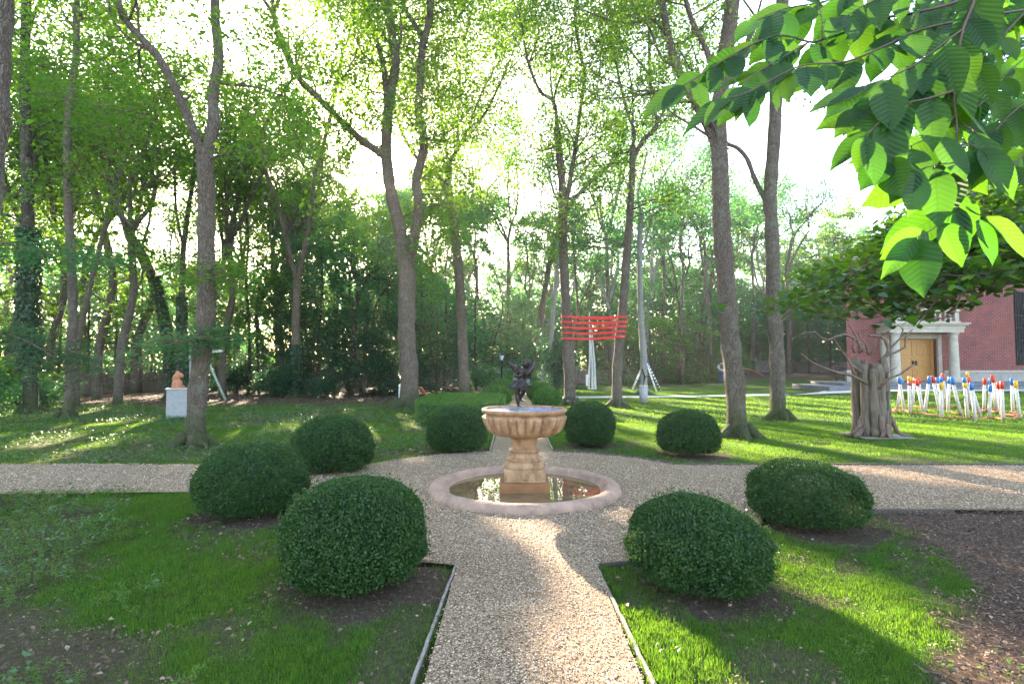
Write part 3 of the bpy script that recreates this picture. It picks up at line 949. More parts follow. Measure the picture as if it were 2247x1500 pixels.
def boxwood(cx, cy, rx, ry, h, label, seed, n, ls, slope=0.0, hole=None, group='clipped round boxwoods around the gravel circle', z=0, name='boxwood_ball'):
    rng = np.random.default_rng(100 + seed)
    e = empty(name, (cx, cy, z), 0, label, 'bush', group)
    p, nr = bush_surface(rx, ry, h, n, rng, seed, slope)
    # small stray shoots
    k = rng.random(n) < .12
    p[k] += nr[k] * (rng.uniform(0, 1, k.sum()) ** 2 * .055)[:, None]
    if hole is not None:
        hx, hy, hr = hole
        dd = np.hypot((p[:, 0] - hx) / hr, (p[:, 2] - hy) / (hr * .62))
        keep = (dd > .75 + .5 * rng.random(n)) | (rng.random(n) < .10)
        p, nr = p[keep], nr[keep]
    V = leaf_quads(p, ls * rng.uniform(.6, 1.3, len(p)), up=.38, aspect=.62, fold=.14, rng=rng, nrm=nr)
    link('foliage', np_faces('foliage', V, 4), M['lit_hedge_leaf' if cy > 15 else 'box_leaf'], e)  # far balls take the brightened leaf in place of light from above
    # solid dark core against see-through; its colour stands in for shade inside
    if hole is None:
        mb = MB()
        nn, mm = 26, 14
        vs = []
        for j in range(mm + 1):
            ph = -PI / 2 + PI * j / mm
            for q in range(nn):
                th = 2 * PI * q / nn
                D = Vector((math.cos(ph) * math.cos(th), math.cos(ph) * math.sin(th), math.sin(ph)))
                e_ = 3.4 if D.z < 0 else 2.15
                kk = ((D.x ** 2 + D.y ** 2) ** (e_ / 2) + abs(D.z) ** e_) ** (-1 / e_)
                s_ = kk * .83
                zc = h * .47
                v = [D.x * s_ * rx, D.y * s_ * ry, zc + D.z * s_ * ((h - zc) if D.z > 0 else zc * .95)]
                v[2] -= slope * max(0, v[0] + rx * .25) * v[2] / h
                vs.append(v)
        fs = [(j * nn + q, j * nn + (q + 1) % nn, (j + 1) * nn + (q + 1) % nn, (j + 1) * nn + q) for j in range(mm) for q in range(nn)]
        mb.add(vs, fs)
        mb.build('dark_core', M['box_core'], e)
    mb = MB()
    for q in range(16 if hole is None else 60):
        a = R.uniform(0, 2 * PI); rr = R.uniform(.3, .85)
        top = Vector((math.cos(a) * rx * rr, math.sin(a) * ry * rr, h * R.uniform(.35, .75)))
        b = Vector((math.cos(a) * .06, math.sin(a) * .06, 0))
        m_ = b.lerp(top, .5) + Vector((R.uniform(-.04, .04), R.uniform(-.04, .04), -.04))
        mb.tube([b, m_, top], [.009, .006, .002], 4)
    mb.build('stems', M['twig'], e)
    return e


M['box_core'] = simple('boxwood_dark_core', (.010, .022, .009), .9, var=.3, scale=20, bump=.5)  # dark green stands in for the shade deep among the leaves
for i, b in enumerate(bushes):
    near_ = b[1] < 7
    boxwood(b[0], b[1], b[2], b[3], b[4], b[5], i, 78000 if near_ else 34000, .019 if near_ else .027,
            slope=(.20 if i == 7 else (.10 if i == 6 else 0)), hole=((.24, .30, .20) if i == 6 else None))

# far balls and hedge beside the path behind the fountain
for i, (px, y, rr, h, lab) in enumerate([
    (1201, 19.6, .52, .80, 'small boxwood right behind the fountain bowl, right of the path'),
    (1181, 25.0, .56, .86, 'boxwood right of the far path, beyond the small one'),
    (1089, 21.5, .60, .80, 'boxwood left of the far path, at the end of the clipped hedge'),
    (1103, 25.5, .50, .95, 'taller boxwood left of the far path near the lamp post'),
]):
    x = (px - CX) / F * y
    boxwood(x, y, rr, rr, h, lab, 20 + i, 9000, .055, group='small boxwoods lining the far path')
boxwood((1116 - CX) / F * 28.5, 28.5, .42, .42, 1.05, 'squarish clipped bush at the foot of the lamp post', 31, 7000, .06, group='small boxwoods lining the far path')

# low clipped hedge
e = empty('clipped_hedge', (-1.50, 17.0, 0), 0, 'low flat-topped clipped hedge left of the far path', 'hedge')
rng = np.random.default_rng(55)
n = 42000
hx, hy, hh = 1.28, 2.55, .60
th = rng.uniform(0, 2 * PI, n)
k = (np.abs(np.cos(th)) ** 4 + np.abs(np.sin(th)) ** 4) ** (-.25)
top = rng.random(n) < .6
rr = np.where(top, np.sqrt(rng.random(n)), 1.0)
zz = np.where(top, hh - .05 * rr ** 6, rng.uniform(0.02, hh, n))
lum = 1 + .05 * (fbm(np.cos(th) * 3 + 9, np.sin(th) * 3 + zz * 3, 9) - .5)
p = np.stack([np.cos(th) * k * rr * hx * lum, np.sin(th) * k * rr * hy * lum, zz + .03 * (fbm(rr * 3 * np.cos(th), rr * 5 * np.sin(th), 4) - .5)], 1)
p += rng.normal(0, .015, p.shape)
nr = np.where(top[:, None], np.array([[0, 0, 1.]]), np.stack([np.cos(th), np.sin(th), 0 * th], 1))
V = leaf_quads(p, .045 * rng.uniform(.6, 1.3, n), up=.62, rng=rng, nrm=nr)
link('foliage', np_faces('foliage', V, 4), M['lit_hedge_leaf'], e)
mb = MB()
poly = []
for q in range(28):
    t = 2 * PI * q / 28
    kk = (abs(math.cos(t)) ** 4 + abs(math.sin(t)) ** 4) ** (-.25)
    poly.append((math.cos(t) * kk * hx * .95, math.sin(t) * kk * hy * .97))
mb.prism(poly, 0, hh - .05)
mb.build('dark_core', M['box_core'], e)  # dark filler core, shade behind the hedge leaves put into its colour

# ------------------------------------------------------------------ fountain
fo = empty('fountain', (CFX, CFY, .008), 0, 'carved sandstone fountain with a fluted bowl standing in a round pink basin', 'fountain')
mb = MB()
prof = [(1.225, -.02), (1.225, .02), (1.215, .05), (1.185, .078), (1.14, .093), (1.10, .096), (1.06, .088), (1.025, .066), (1.005, .04), (.995, .022), (.965, .018), (.955, -.01)]
mb.lathe(prof, 160, fn=lambda r, h, th: r + .008 * math.sin(th * 5 + 1) * math.sin(th * 2) + .003 * math.sin(th * 17))
mb.build('basin', M['basin'], fo)
mb = MB(); mb.lathe([(.0001, .016), (.99, .016)], 96); mb.build('water', M['water'], fo)
mb = MB(); mb.box(-.31, -.31, .005, .31, .31, .128, .006); mb.build('base_block', M['terracotta'], fo, smooth=False)
mb = MB(); mb.box(-.256, -.256, .128, .256, .256, .285, .008)
for sx in (-1, 1):   # small carved rosette on the front face of the plinth
    pass
mb.build('plinth', M['sandstone'], fo, smooth=False)
mb = MB()
for q in range(8):
    a = 2 * PI * q / 8
    mb.ball((math.cos(a) * .034, -.257, .205 + math.sin(a) * .034), (.018, .008, .018), 8, 5)
mb.ball((0, -.257, .205), (.018, .012, .018), 8, 5)
mb.build('rosette', M['sandstone'], fo)
mb = MB()
colp = [(.255, .285), (.262, .30), (.262, .325), (.250, .345), (.228, .36), (.222, .372), (.232, .38), (.236, .392), (.226, .405), (.196, .418), (.182, .44), (.176, .465), (.18, .482), (.198, .49), (.205, .502), (.198, .515), (.18, .522), (.165, .535), (.160, .56), (.160, .60), (.166, .64), (.178, .655), (.19, .665), (.20, .67), (.20, .695)]
mb.lathe(colp, 72, fn=lambda r, h, th: r * (1 + (.022 * math.cos(th * 14) if .53 < h < .66 else 0)))
mb.build('column', M['sandstone'], fo)
mb = MB()
bp = [(.19, .69), (.30, .688), (.375, .698), (.418, .718), (.452, .752), (.482, .80), (.505, .85), (.520, .895), (.530, .925), (.522, .94), (.492, .950), (.492, .96), (.515, .968), (.538, .985), (.55, 1.003), (.551, 1.018), (.545, 1.03), (.530, 1.035), (.512, 1.032), (.500, 1.018), (.496, 1.005)]


def gad(r, h, th):
    if .70 < h < .945:
        t = (h - .70) / .245
        a = .060 * min(1, t * 4 + .3) * min(1, (1.02 - t) * 8)
        return r * (1 - a * .8 + 1.5 * a * abs(math.cos(15 * th)) ** .6)
    return r


fine = []
for i in range(len(bp) - 1):
    a, b = bp[i], bp[i + 1]
    k = 3 if .69 < a[1] < .94 else 1
    for j in range(k): fine.append((a[0] + (b[0] - a[0]) * j / k, a[1] + (b[1] - a[1]) * j / k))
fine.append(bp[-1])
mb.lathe(fine, 360, fn=gad)
mb.build('bowl', M['sandstone'], fo)
mb = MB(); mb.lathe([(.0001, 1.008), (.5, 1.008)], 64); mb.build('mosaic_lining', M['mosaic'], fo)


def blobby(name, mb, mat, parent, voxel=.006, smooth_it=2):
    me = mb.mesh('tmp')
    o = link(name, me, mat, None)
    o.data = me
    md = o.modifiers.new('r', 'REMESH'); md.mode = 'VOXEL'; md.voxel_size = voxel; md.use_smooth_shade = True
    sm = o.modifiers.new('s', 'SMOOTH'); sm.iterations = smooth_it; sm.factor = .6
    bpy.context.view_layer.update()
    dg = bpy.context.evaluated_depsgraph_get()
    nm = bpy.data.meshes.new_from_object(o.evaluated_get(dg))
    o.modifiers.clear()
    o.data = nm
    nm.name = name
    if not nm.materials: nm.materials.append(mat)
    nm.polygons.foreach_set('use_smooth', [True] * len(nm.polygons))
    if parent: o.parent = parent
    return o


S_ = .00591 / 10.71


def st(zx, zy, y=0.0):
    return Vector(((zx - 600) * S_, y, (1375 - zy) * S_))


sx0 = CFX - .075
sta = empty('cherub_statue', (sx0, CFY, 1.018), 0, 'small dark bronze winged child standing on one leg on the fountain bowl', 'statue')
sta.scale = (1.07, 1.07, 1.07)
mb = MB()
def limb(pts, rad, n=10): mb.tube(pts, rad, n)
# body, leaning; the head bowed to the right
limb([st(640, 850), st(650, 780), st(665, 690), st(690, 600), st(710, 520), st(735, 460)], [.046, .052, .046, .052, .056, .030], 12)
mb.ball(st(640, 800, .0), (.052, .045, .045))
mb.ball(st(790, 385, -.01), (.052, .052, .056))
for q in range(26):   # curls of hair
    a = R.uniform(0, 2 * PI); b_ = R.uniform(-.2, 1.3)
    d_ = Vector((math.cos(a) * math.cos(b_), math.sin(a) * math.cos(b_), math.sin(b_)))
    mb.ball(st(785, 375, -.01) + d_ * .052, .014, 6, 4)
mb.ball(st(868, 392, -.02), (.012, .012, .012), 8, 5)                 # nose
mb.ball(st(850, 430, -.015), (.024, .024, .018), 8, 5)                 # chin and cheeks
# arms round the thing it holds
limb([st(740, 505, -.04), st(800, 590, -.075), st(845, 640, -.07), st(860, 540, -.07)], [.024, .021, .018, .014])
limb([st(650, 510, .03), st(560, 570, -.02), st(520, 630, -.055), st(600, 640, -.085), st(690, 610, -.09)], [.026, .024, .020, .017, .013])
for k in range(4):
    limb([st(858 + k * 3, 545 - k * 8, -.075 + k * .01), st(890 + k * 4, 520 - k * 12, -.07 + k * .012)], [.006, .004], 6)
# the curled bundle against the shoulder
limb([st(760, 620, -.07), st(820, 560, -.09), st(870, 480, -.08), st(890, 410, -.05), st(895, 340, -.03)], [.022, .032, .034, .026, .016])
# standing leg and lifted leg
limb([st(590, 850), st(572, 960), st(575, 1060), st(575, 1110), st(590, 1200), st(590, 1275)], [.042, .038, .028, .030, .024, .015], 12)
limb([st(590, 1275), st(620, 1300, -.02), st(650, 1310, -.04)], [.016, .014, .010], 8)
limb([st(680, 860, -.02), st(705, 930, -.06), st(690, 1010, -.05), st(640, 1090, .0), st(625, 1130, .03)], [.040, .036, .028, .024, .016], 12)
limb([st(625, 1130, .03), st(660, 1170, .03), st(705, 1195, .03)], [.016, .014, .009], 8)
body = blobby('body', mb, M['bronze'], sta, .0048, 2)
# wings with feather rows
for side, y0, root, tip, low in ((0, .045, (605, 480), (315, 285), (500, 560)), (1, .075, (640, 470), (480, 300), (560, 560))):
    mb = MB()
    rt, tp, lw = st(*root, y0), st(*tip, y0 + .03), st(*low, y0 + .01)
    rt2 = rt + Vector((-.004, 0, .012))
    for k in range(11):
        t = k / 10
        a = rt2.lerp(tp, t * .55 + .02)
        e_ = lw.lerp(tp, t ** .8)
        e_ += Vector((0, .004 * math.sin(k), 0))
        w_ = .020 - .008 * t
        m_ = a.lerp(e_, .5)
        mb.tube([a, m_, a.lerp(e_, .85), e_], [w_ * .9, w_, w_ * .75, .003], 8)
    mb.tube([rt, rt.lerp(tp, .3) + Vector((0, 0, .012)), rt.lerp(tp, .65) + Vector((0, 0, .006)), tp], [.017, .017, .012, .004], 8)
    o = blobby('wing', mb, M['bronze'], sta, .0036, 1)
# fluttering tunic
mb = MB()
nn = 44
rows = [(.046, 690, 665), (.058, 735, 655), (.078, 790, 645), (.098, 840, 640), (.104, 865, 640)]
for j, (r_, zy, zx) in enumerate(rows):
    for k in range(nn):
        th = 2 * PI * k / nn
        rr = r_ * (1 + (.10 + .12 * j / 4) * math.sin(th * 7 + j * .35)) * (1.15 if math.cos(th) < -.3 else 1)
        c_ = st(zx, zy + (22 * math.sin(th * 3) + 34 * max(0, -math.cos(th))) * j / 4)
        mb.V.append(tuple(c_ + Vector((math.cos(th) * rr * 1.15, math.sin(th) * rr * .8, 0))))
for j in range(len(rows) - 1):
    for k in range(nn):
        mb.Fc.append((j * nn + k, j * nn + (k + 1) % nn, (j + 1) * nn + (k + 1) % nn, (j + 1) * nn + k))
mb.Fc.append(tuple(range(nn)))
mb.build('tunic', M['bronze'], sta)
mb = MB()
limb([st(560, 700, -.04), st(500, 720, .0), st(480, 700, .02)], [.014, .018, .008], 8)
limb([st(500, 600, -.05), st(510, 660, -.04), st(500, 700, -.02)], [.012, .010, .010], 8)
limb([st(520, 850, .02), st(450, 880, .03), st(425, 900, .03)], [.022, .016, .008], 8)
blobby('sash', mb, M['verdigris'], sta, .004, 1)
mb = MB()
limb([st(760, 760, -.03), st(820, 800, -.03), st(840, 850, -.02)], [.02, .014, .006], 8)
limb([st(790, 700, -.05), st(835, 740, -.05), st(800, 780, -.04)], [.010, .012, .008], 8)
blobby('sash', mb, M['verdigris'], sta, .004, 1)
mb = MB()
mb.lathe([(.108, -.014), (.110, .0), (.104, .010), (.090, .016), (.066, .030), (.04, .042), (.0001, .046)], 40)
mb.tube([(-.085 + .022 * math.cos(a), -.03, .026 + .022 * math.sin(a)) for a in np.linspace(0, 2 * PI, 13)], .0055, 6, cap=False)
mb.build('foot_plate', M['verdigris'], sta)


# ------------------------------------------------------------------ other things in the garden
def GT(px, py):
    """where the view ray meets the terrain"""
    r = ray(px, py)
    k = 2.0
    for _ in range(4000):
        p = Vector((r.x * k, r.y * k, CAMH + r.z * k))
        if p.z <= HZ(p.x, p.y): break
        k += .03
    return p


# clay bust on its pedestal
g = G(392, 917); g.x = (392 - CX) / F * (g.y + .3)
e = empty('pedestal', (g.x, g.y + .3, 0), math.radians(28), 'grey box pedestal with one pale side carrying the clay figure', 'pedestal')
mb = MB(); mb.box(-.27, -.27, 0, .27, .27, .86, .004); mb.build('box', M['grey_paint'], e, smooth=False)
mb = MB(); mb.box(.272, -.262, .005, .276, .262, .855); mb.build('pale_side', M['grey_light'], e, smooth=False)
mb = MB(); mb.box(-.31, -.31, .862, .31, .31, .885, .003); mb.build('top_slab', M['grey_light'], e, smooth=False)
for k in range(9):
    z = .12 + k * .08
    y0 = -.06 + R.uniform(-.02, .02)
    mb = MB(); mb.box(.277, y0, z, .280, y0 + R.uniform(.05, .16), z + R.uniform(.012, .03))
    mb.build('marking', M['black'], e, smooth=False)
e = empty('clay_figure', (g.x - .02, g.y + .3, .885), .3, 'rough orange clay head and shoulders on the grey pedestal', 'sculpture')
mb = MB()
mb.tube([(0, 0, -.005), (0, 0, .10), (.0, 0, .22), (0, 0, .27)], [.155, .15, .135, .09], 14, lump=.06)
mb.ball((-.01, 0, .36), (.11, .11, .10)); mb.ball((.05, -.03, .42), (.09, .08, .07)); mb.ball((.12, -.02, .38), (.06, .06, .07)); mb.ball((-.08, .0, .30), (.07, .07, .05)); mb.ball((.0, 0, .49), (.06, .06, .05))
blobby('figure', mb, M['clay'], e, .018, 1)
mb = MB(); mb.tube([(.17, .02, 0), (.17, .02, .06)], .035, 10); mb.tube([(.17, .02, .06), (.17, .02, .09)], .02, 10); mb.build('small_cup', M['clay'], e)

# wind-vane like construction behind the tree
Y = 24.6
o = G(418, 872); gx = (418 - CX) / F * Y
e = empty('wind_sculpture', (gx, Y, 0), 0, 'pale wooden vane with crossed arms and a slanting prop, behind the forked left tree', 'sculpture')
loc = lambda px, py: P(px, py, Y) - Vector((gx, Y, 0))
mb = MB()
a, b, c, d_ = loc(411, 780), loc(424, 780), loc(422, 850), loc(414, 850)
mb.add([v + Vector((0, yy_, 0)) for yy_ in (0, .05) for v in (a, b, c, d_)] , [(0, 1, 2, 3), (7, 6, 5, 4), (0, 4, 5, 1), (1, 5, 6, 2), (2, 6, 7, 3), (3, 7, 4, 0)])
mb.build('mast_board', M['lilac_white'], e, smooth=False)
mb = MB(); mb.tube([loc(418, 845), (0, .03, 0)], .05, 8); mb.build('mast_foot', M['lilac_white'], e)
mb = MB()
a, b, c, d_ = loc(417, 752), loc(427, 752), loc(426, 776), loc(414, 776)
mb.add([v + Vector((0, yy_, 0)) for yy_ in (-.02, .02) for v in (a, b, c, d_)], [(0, 1, 2, 3), (7, 6, 5, 4), (0, 4, 5, 1), (1, 5, 6, 2), (2, 6, 7, 3), (3, 7, 4, 0)])
mb.build('upper_blade', M['lilac_white'], e, smooth=False)
mb = MB(); mb.tube([loc(403, 770), loc(418, 771), loc(455, 770)], [.03, .05, .04], 8); mb.build('cross_arm', M['lilac_white'], e)
mb = MB()
a, b, c, d_ = loc(455, 766), loc(489, 767), loc(489, 772), loc(455, 774)
mb.add([v + Vector((0, yy_, 0)) for yy_ in (-.03, .03) for v in (a, b, c, d_)], [(0, 1, 2, 3), (7, 6, 5, 4), (0, 4, 5, 1), (1, 5, 6, 2), (2, 6, 7, 3), (3, 7, 4, 0)])
mb.build('tail_board', M['white_dirty'], e, smooth=False)
mb = MB(); mb.tube([loc(430, 742), loc(456, 791), Vector(((497 - CX) / F * Y - gx, 0, 0))], .055, 8); mb.build('prop', M['sage'], e)

# grey box with a yellow figure beside the big forked trunk; leaning panel
Y = 24.
x = (884 - CX) / F * Y
e = empty('pedestal', (x, Y, 0), .2, 'grey pedestal topped by a yellow figure, half hidden by the double-stemmed tree', 'pedestal')
mb = MB(); mb.box(-.17, -.17, 0, .17, .17, .72, .01); mb.build('box', M['grey_light'], e, smooth=False)
o = MB().tube([(-.02, 0, .72), (.0, 0, .85), (-.03, 0, 1.0), (.0, 0, 1.12)], [.10, .07, .09, .03], 10, lump=.1).build('yellow_figure', M['yellowgreen'], None, loc=(x, Y, 0))
tag(o, 'small yellow figure standing on the half hidden pedestal', 'sculpture')
Y = 27.
x = (937 - CX) / F * Y
e = MB(); e.box(-.02, -.25, 0, .03, .25, .62, .005)
o = e.build('leaning_panel', M['clay'], None, smooth=False, loc=(x, Y, .02)); o.rotation_euler = (0, math.radians(-38), .5)
tag(o, 'small orange panel leaning on the leaf litter behind the hedge', 'panel')

# white obelisk of slats and its plaque
g = GT(1299, 854)
e = empty('slat_obelisk', (g.x, g.y, g.z), 0, 'very tall slender white obelisk of three leaning slats', 'sculpture')
sc_ = g.y / F
for (bx_, tx_, th_, w_) in ((-.20, -.02, 5.0, .09), (.05, .0, 3.9, .10), (.24, .10, 3.9, .09)):
    mb = MB()
    mb.tube([(bx_, R.uniform(-.2, .2), 0), (bx_ * .55 + tx_ * .45, 0, th_ * .45), (tx_ - .12 * (th_ / 5), 0, th_)], [w_, w_ * .8, w_ * .3], 4)
    mb.build('slat', M['lilac_white'], e, smooth=False)
mb = MB(); mb.box(-.24, -.16, .02, .26, .16, .07); mb.build('foot', M['lilac_white'], e, smooth=False)
g = GT(1290, 848)
e = empty('info_board', (g.x, g.y, g.z), 0, 'plain white upright board beside the white obelisk', 'board')
mb = MB(); mb.box(-.15, -.02, .08, .15, .02, .88, .005); mb.build('panel', M['white'], e, smooth=False)
mb = MB(); mb.box(-.12, .02, 0, -.08, .05, .8); mb.box(.08, .02, 0, .12, .05, .8); mb.build('post', M['lilac_white'], e, smooth=False)

# striped tripod
g = GT(1420, 857)
e = empty('striped_tripod', (g.x, g.y, g.z), 0, 'tripod of white poles with coloured stripes behind the fluted pedestal', 'sculpture')
hgt = (857 - 800) / F * g.y + .06
for (bx_, by_, sch) in ((-33, 0, 0), (15, -.5, 1), (33, .35, 2)):
    b = Vector((bx_ / F * g.y, by_, 0)); t = Vector(((-14 if bx_ < 0 else (0 if sch == 1 else 3)) / F * g.y * .5, 0, hgt))
    mb = MB(); mb.tube([b, t], .055, 8); lg = mb.build('leg', M['white'], e)
    nst = 9 if sch == 2 else 4
    for k in range(nst):
        t0 = (k + .5) / nst; t1 = t0 + (.38 if sch == 2 else .12) / nst
        m_ = MB(); m_.tube([b.lerp(t, t0), b.lerp(t, min(t1, 1))], .060, 8)
        m_.build('stripe', M['black'] if sch == 2 else (M['blue_tip'] if k % 2 else M['yellowgreen']), lg)

# fluted pedestal with a thin dark figure
g = GT(1415, 884)
e = empty('fluted_pedestal', (g.x, g.y + .2, g.z), 0, 'grey fluted drum pedestal on the lawn in front of the pale trunk', 'pedestal')
mb = MB(); mb.lathe([(.165, 0), (.165, .68)], 96, fn=lambda r, h, th: r * (1 + .05 * (abs(math.sin(9 * th)) - .5)), cap=True); mb.build('drum', M['drum'], e)
mb = MB(); mb.lathe([(.13, .68), (.185, .70), (.19, .72), (.185, .735), (.0001, .736)], 40); mb.build('rim', M['white_dirty'], e)
e2 = empty('thin_figure', (g.x, g.y + .2, g.z + .736), 0, 'thin crooked dark figure standing on the fluted pedestal', 'sculpture')
mb = MB()
mb.tube([(-.01, 0, -.005), (.0, 0, .10), (.03, 0, .24), (.06, 0, .34), (.03, 0, .44), (-.02, 0, .56), (-.04, 0, .64)], [.03, .024, .03, .045, .035, .04, .02], 8, lump=.2)
mb.tube([(.05, 0, .34), (.12, 0, .38), (.14, 0, .42)], [.025, .02, .012], 8)
mb.ball((-.03, 0, .66), (.035, .035, .04), 8, 6)
blobby('figure', mb, M['iron'], e2, .012, 1)

# curly white figure on a blue plinth, timber ramp, right of the thick trunk
g = GT(1592, 837)
e = empty('pedestal', (g.x, g.y + .3, g.z), .25, 'slate blue box plinth near the back fence', 'pedestal')
mb = MB(); mb.box(-.34, -.30, 0, .34, .30, .80, .01); mb.build('box', M['blue_plinth'], e, smooth=False)
mb = MB(); mb.box(-.37, -.33, .80, .37, .33, .84); mb.build('cap', M['lilac_white'], e, smooth=False)
mb = MB()
mb.tube([(.0, 0, .0), (.05, 0, .25), (.02, 0, .5), (.1, 0, .62), (.25, 0, .66)], [.05, .04, .05, .05, .03], 8)
mb.tube([(.02, 0, .5), (-.15, 0, .62), (-.3, 0, .60)], [.05, .05, .03], 8)
mb.tube([(.02, 0, .08), (-.2, 0, .10), (-.38, 0, .2), (-.5, 0, .35), (-.42, 0, .48), (-.3, 0, .38), (-.38, 0, .28)], [.05, .05, .05, .05, .05, .04, .03], 8)
mb.tube([(.25, 0, .0), (.22, 0, .3), (.22, 0, .6)], .03, 8)
o = mb.build('curly_figure', M['white'], None, loc=(g.x, g.y + .3, g.z + .84))
tag(o, 'white curly wire-like figure on the slate blue plinth', 'sculpture')
g = GT(1645, 828)
e = empty('timber_frame', (g.x, g.y, g.z), 0, 'orange slanting timber frame lying by the back fence', 'timber frame')
for k, (dy, r_) in enumerate(((-.25, .05), (.0, .05), (.25, .05))):
    mb = MB(); mb.tube([(-.95, dy, .85), (.1, dy, .62), (1.15, dy, .08)], r_, 6); mb.build('rail', M['rust_wood'], e)
for k in range(4):
    t = k / 3; mb = MB(); mb.tube([(-.9 + 1.9 * t, -.28, .80 - .62 * t), (-.9 + 1.9 * t, .28, .80 - .62 * t)], .035, 6); mb.build('rung', M['rust_wood'], e)
mb = MB(); mb.tube([(-.9, 0, 0), (-.95, 0, .85)], .05, 6); mb.build('leg', M['rust_wood'], e)

# lamp post
Y = 29.5
e = empty('lamp_post', ((1101 - CX) / F * Y, Y, 0), 0, 'black lantern on a slim post beside the far end of the path', 'lamp post')
mb = MB(); mb.lathe([(.09, 0), (.09, .12), (.05, .16), (.042, 1.0), (.036, 1.74), (.06, 1.76), (.06, 1.80), (.03, 1.82)], 16, cap=True); mb.build('post', M['iron'], e)
mb = MB(); mb.lathe([(.06, 1.85), (.135, 2.12)], 8, cap=True); mb.build('lantern_glass', M['lampglass'], e, smooth=False)
mb = MB(); mb.lathe([(.03, 1.82), (.075, 1.85), (.06, 1.86)], 8); mb.lathe([(.17, 2.115), (.175, 2.14), (.09, 2.22), (.03, 2.27), (.015, 2.33), (.0001, 2.35)], 8)
for k in range(8):
    a = 2 * PI * k / 8; mb.tube([(.064 * math.cos(a), .064 * math.sin(a), 1.85), (.14 * math.cos(a), .14 * math.sin(a), 2.13)], .008, 4)
mb.build('lantern_frame', M['iron'], e, smooth=False)

# ------------------------------------------------------------------ hollow stump sculpture
g = G(1906, 961); g.x = (1909 - CX) / F * (g.y + .38)
e = empty('stump_sculpture', (g.x, g.y + .38, 0), 0, 'hollow grey log sculpture with twisted bare branches and root feet', 'sculpture')
org = Vector((g.x, g.y + .38, 0))
mb = MB(); mb.box(-.52, -.52, .003, .62, .45, .022); mb.build('stone_slab', M['slab'], e, smooth=False)
logs = [(-.29, .10, .115, 1.72), (-.235, -.12, .12, 1.60), (-.10, -.23, .125, 1.50), (.03, -.26, .12, 1.60), (.15, -.24, .10, 1.76), (.25, -.13, .10, 1.55), (.30, .04, .10, 1.50), (.22, .20, .11, 1.62), (.02, .27, .12, 1.70), (-.18, .24, .12, 1.75)]
for i, (lx, ly, lr, lh) in enumerate(logs):
    lx *= .9; lr *= .84
    mb = MB()
    k = 14
    pts = [(lx * (1.08 - .10 * t) + .012 * math.sin(i * 3 + t * 9), ly * (1.08 - .08 * t), .015 + lh * t) for t in [j / k for j in range(k + 1)]]
    rad = [lr * (1 + .10 * math.sin(i + j * .9) + (.18 if j < 2 else 0)) for j in range(k + 1)]
    rad[-1] *= .55; rad[-2] *= .85
    mb.tube(pts, rad, 14, lump=.07, seed=i * 2)
    mb.build('log', M['stump'], e)
mb = MB(); mb.box(.10, -.345, .60, .155, -.30, 1.02); mb.build('slot_shade', M['black'], e, smooth=False)  # solid black bar on the logs, standing in for the shade of a slot
W7 = lambda zx, zy, y=0: P(1700 + zx / 3.75, 580 + zy / 3.75, org.y + y) - org
for pts, r0, r1, y0, y1 in [
    ([(760, 980), (640, 915), (500, 885), (380, 840), (300, 800), (210, 730)], .035, .012, -.30, -.5),
    ([(715, 890), (640, 830), (590, 760), (550, 705), (485, 615)], .028, .010, -.3, -.1),
    ([(655, 915), (640, 850), (600, 775), (548, 700)], .030, .014, -.32, -.35),
    ([(720, 720), (690, 640), (640, 600), (580, 575), (500, 595), (440, 625), (380, 600), (330, 555), (250, 560), (180, 592)], .036, .012, 0, .1),
    ([(700, 730), (692, 650), (670, 590), (640, 540), (600, 485)], .030, .011, -.1, -.3),
    ([(655, 725), (640, 680), (652, 630), (680, 600)], .030, .020, -.1, -.2),
    ([(770, 745), (750, 650), (705, 600), (700, 550)], .028, .010, 0, .1),
    ([(780, 750), (820, 680), (840, 612)], .026, .012, -.1, -.2),
    ([(690, 720), (720, 680), (735, 655)], .026, .012, -.2, -.2),
    ([(870, 800), (930, 735), (938, 690), (912, 620), (862, 585), (790, 590), (768, 576)], .042, .030, -.1, 0),
    ([(880, 780), (940, 742), (1000, 720), (1070, 682), (1075, 600), (1135, 532)], .032, .012, -.1, -.3),
    ([(940, 700), (1000, 640), (1050, 590), (1055, 530), (1020, 500), (900, 570)], .026, .008, 0, .2),
    ([(860, 1020), (920, 945), (1030, 905), (1080, 870), (1150, 820)], .030, .014, -.32, -.6),
    ([(920, 940), (932, 890), (1005, 843)], .018, .008, -.35, -.4),
]:
    n = len(pts)
    pp = [W7(a, b, y0 + (y1 - y0) * i / (n - 1)) for i, (a, b) in enumerate(pts)]
    mb = MB(); mb.tube(pp, [r0 + (r1 - r0) * i / (n - 1) for i in range(n)], 8, lump=.12); mb.build('branch', M['root'], e)
for pts in ([(-.30, -.12, .42), (-.40, -.16, .22), (-.52, -.18, .08), (-.75, -.2, .03)], [(-.36, -.2, .2), (-.48, -.28, .08), (-.62, -.34, .03)],
            [(-.02, -.34, .50), (-.05, -.40, .28), (-.03, -.42, .10), (-.12, -.46, .03)], [(.10, -.34, .3), (.07, -.38, .1), (.10, -.44, .03)],
            [(.34, -.06, .5), (.40, -.10, .32), (.43, -.16, .14), (.52, -.2, .05), (.70, -.2, .035)]):
    mb = MB(); mb.tube(pts, [.05, .055, .045, .028, .02][:len(pts)], 9, lump=.12); mb.build('root', M['root'], e)

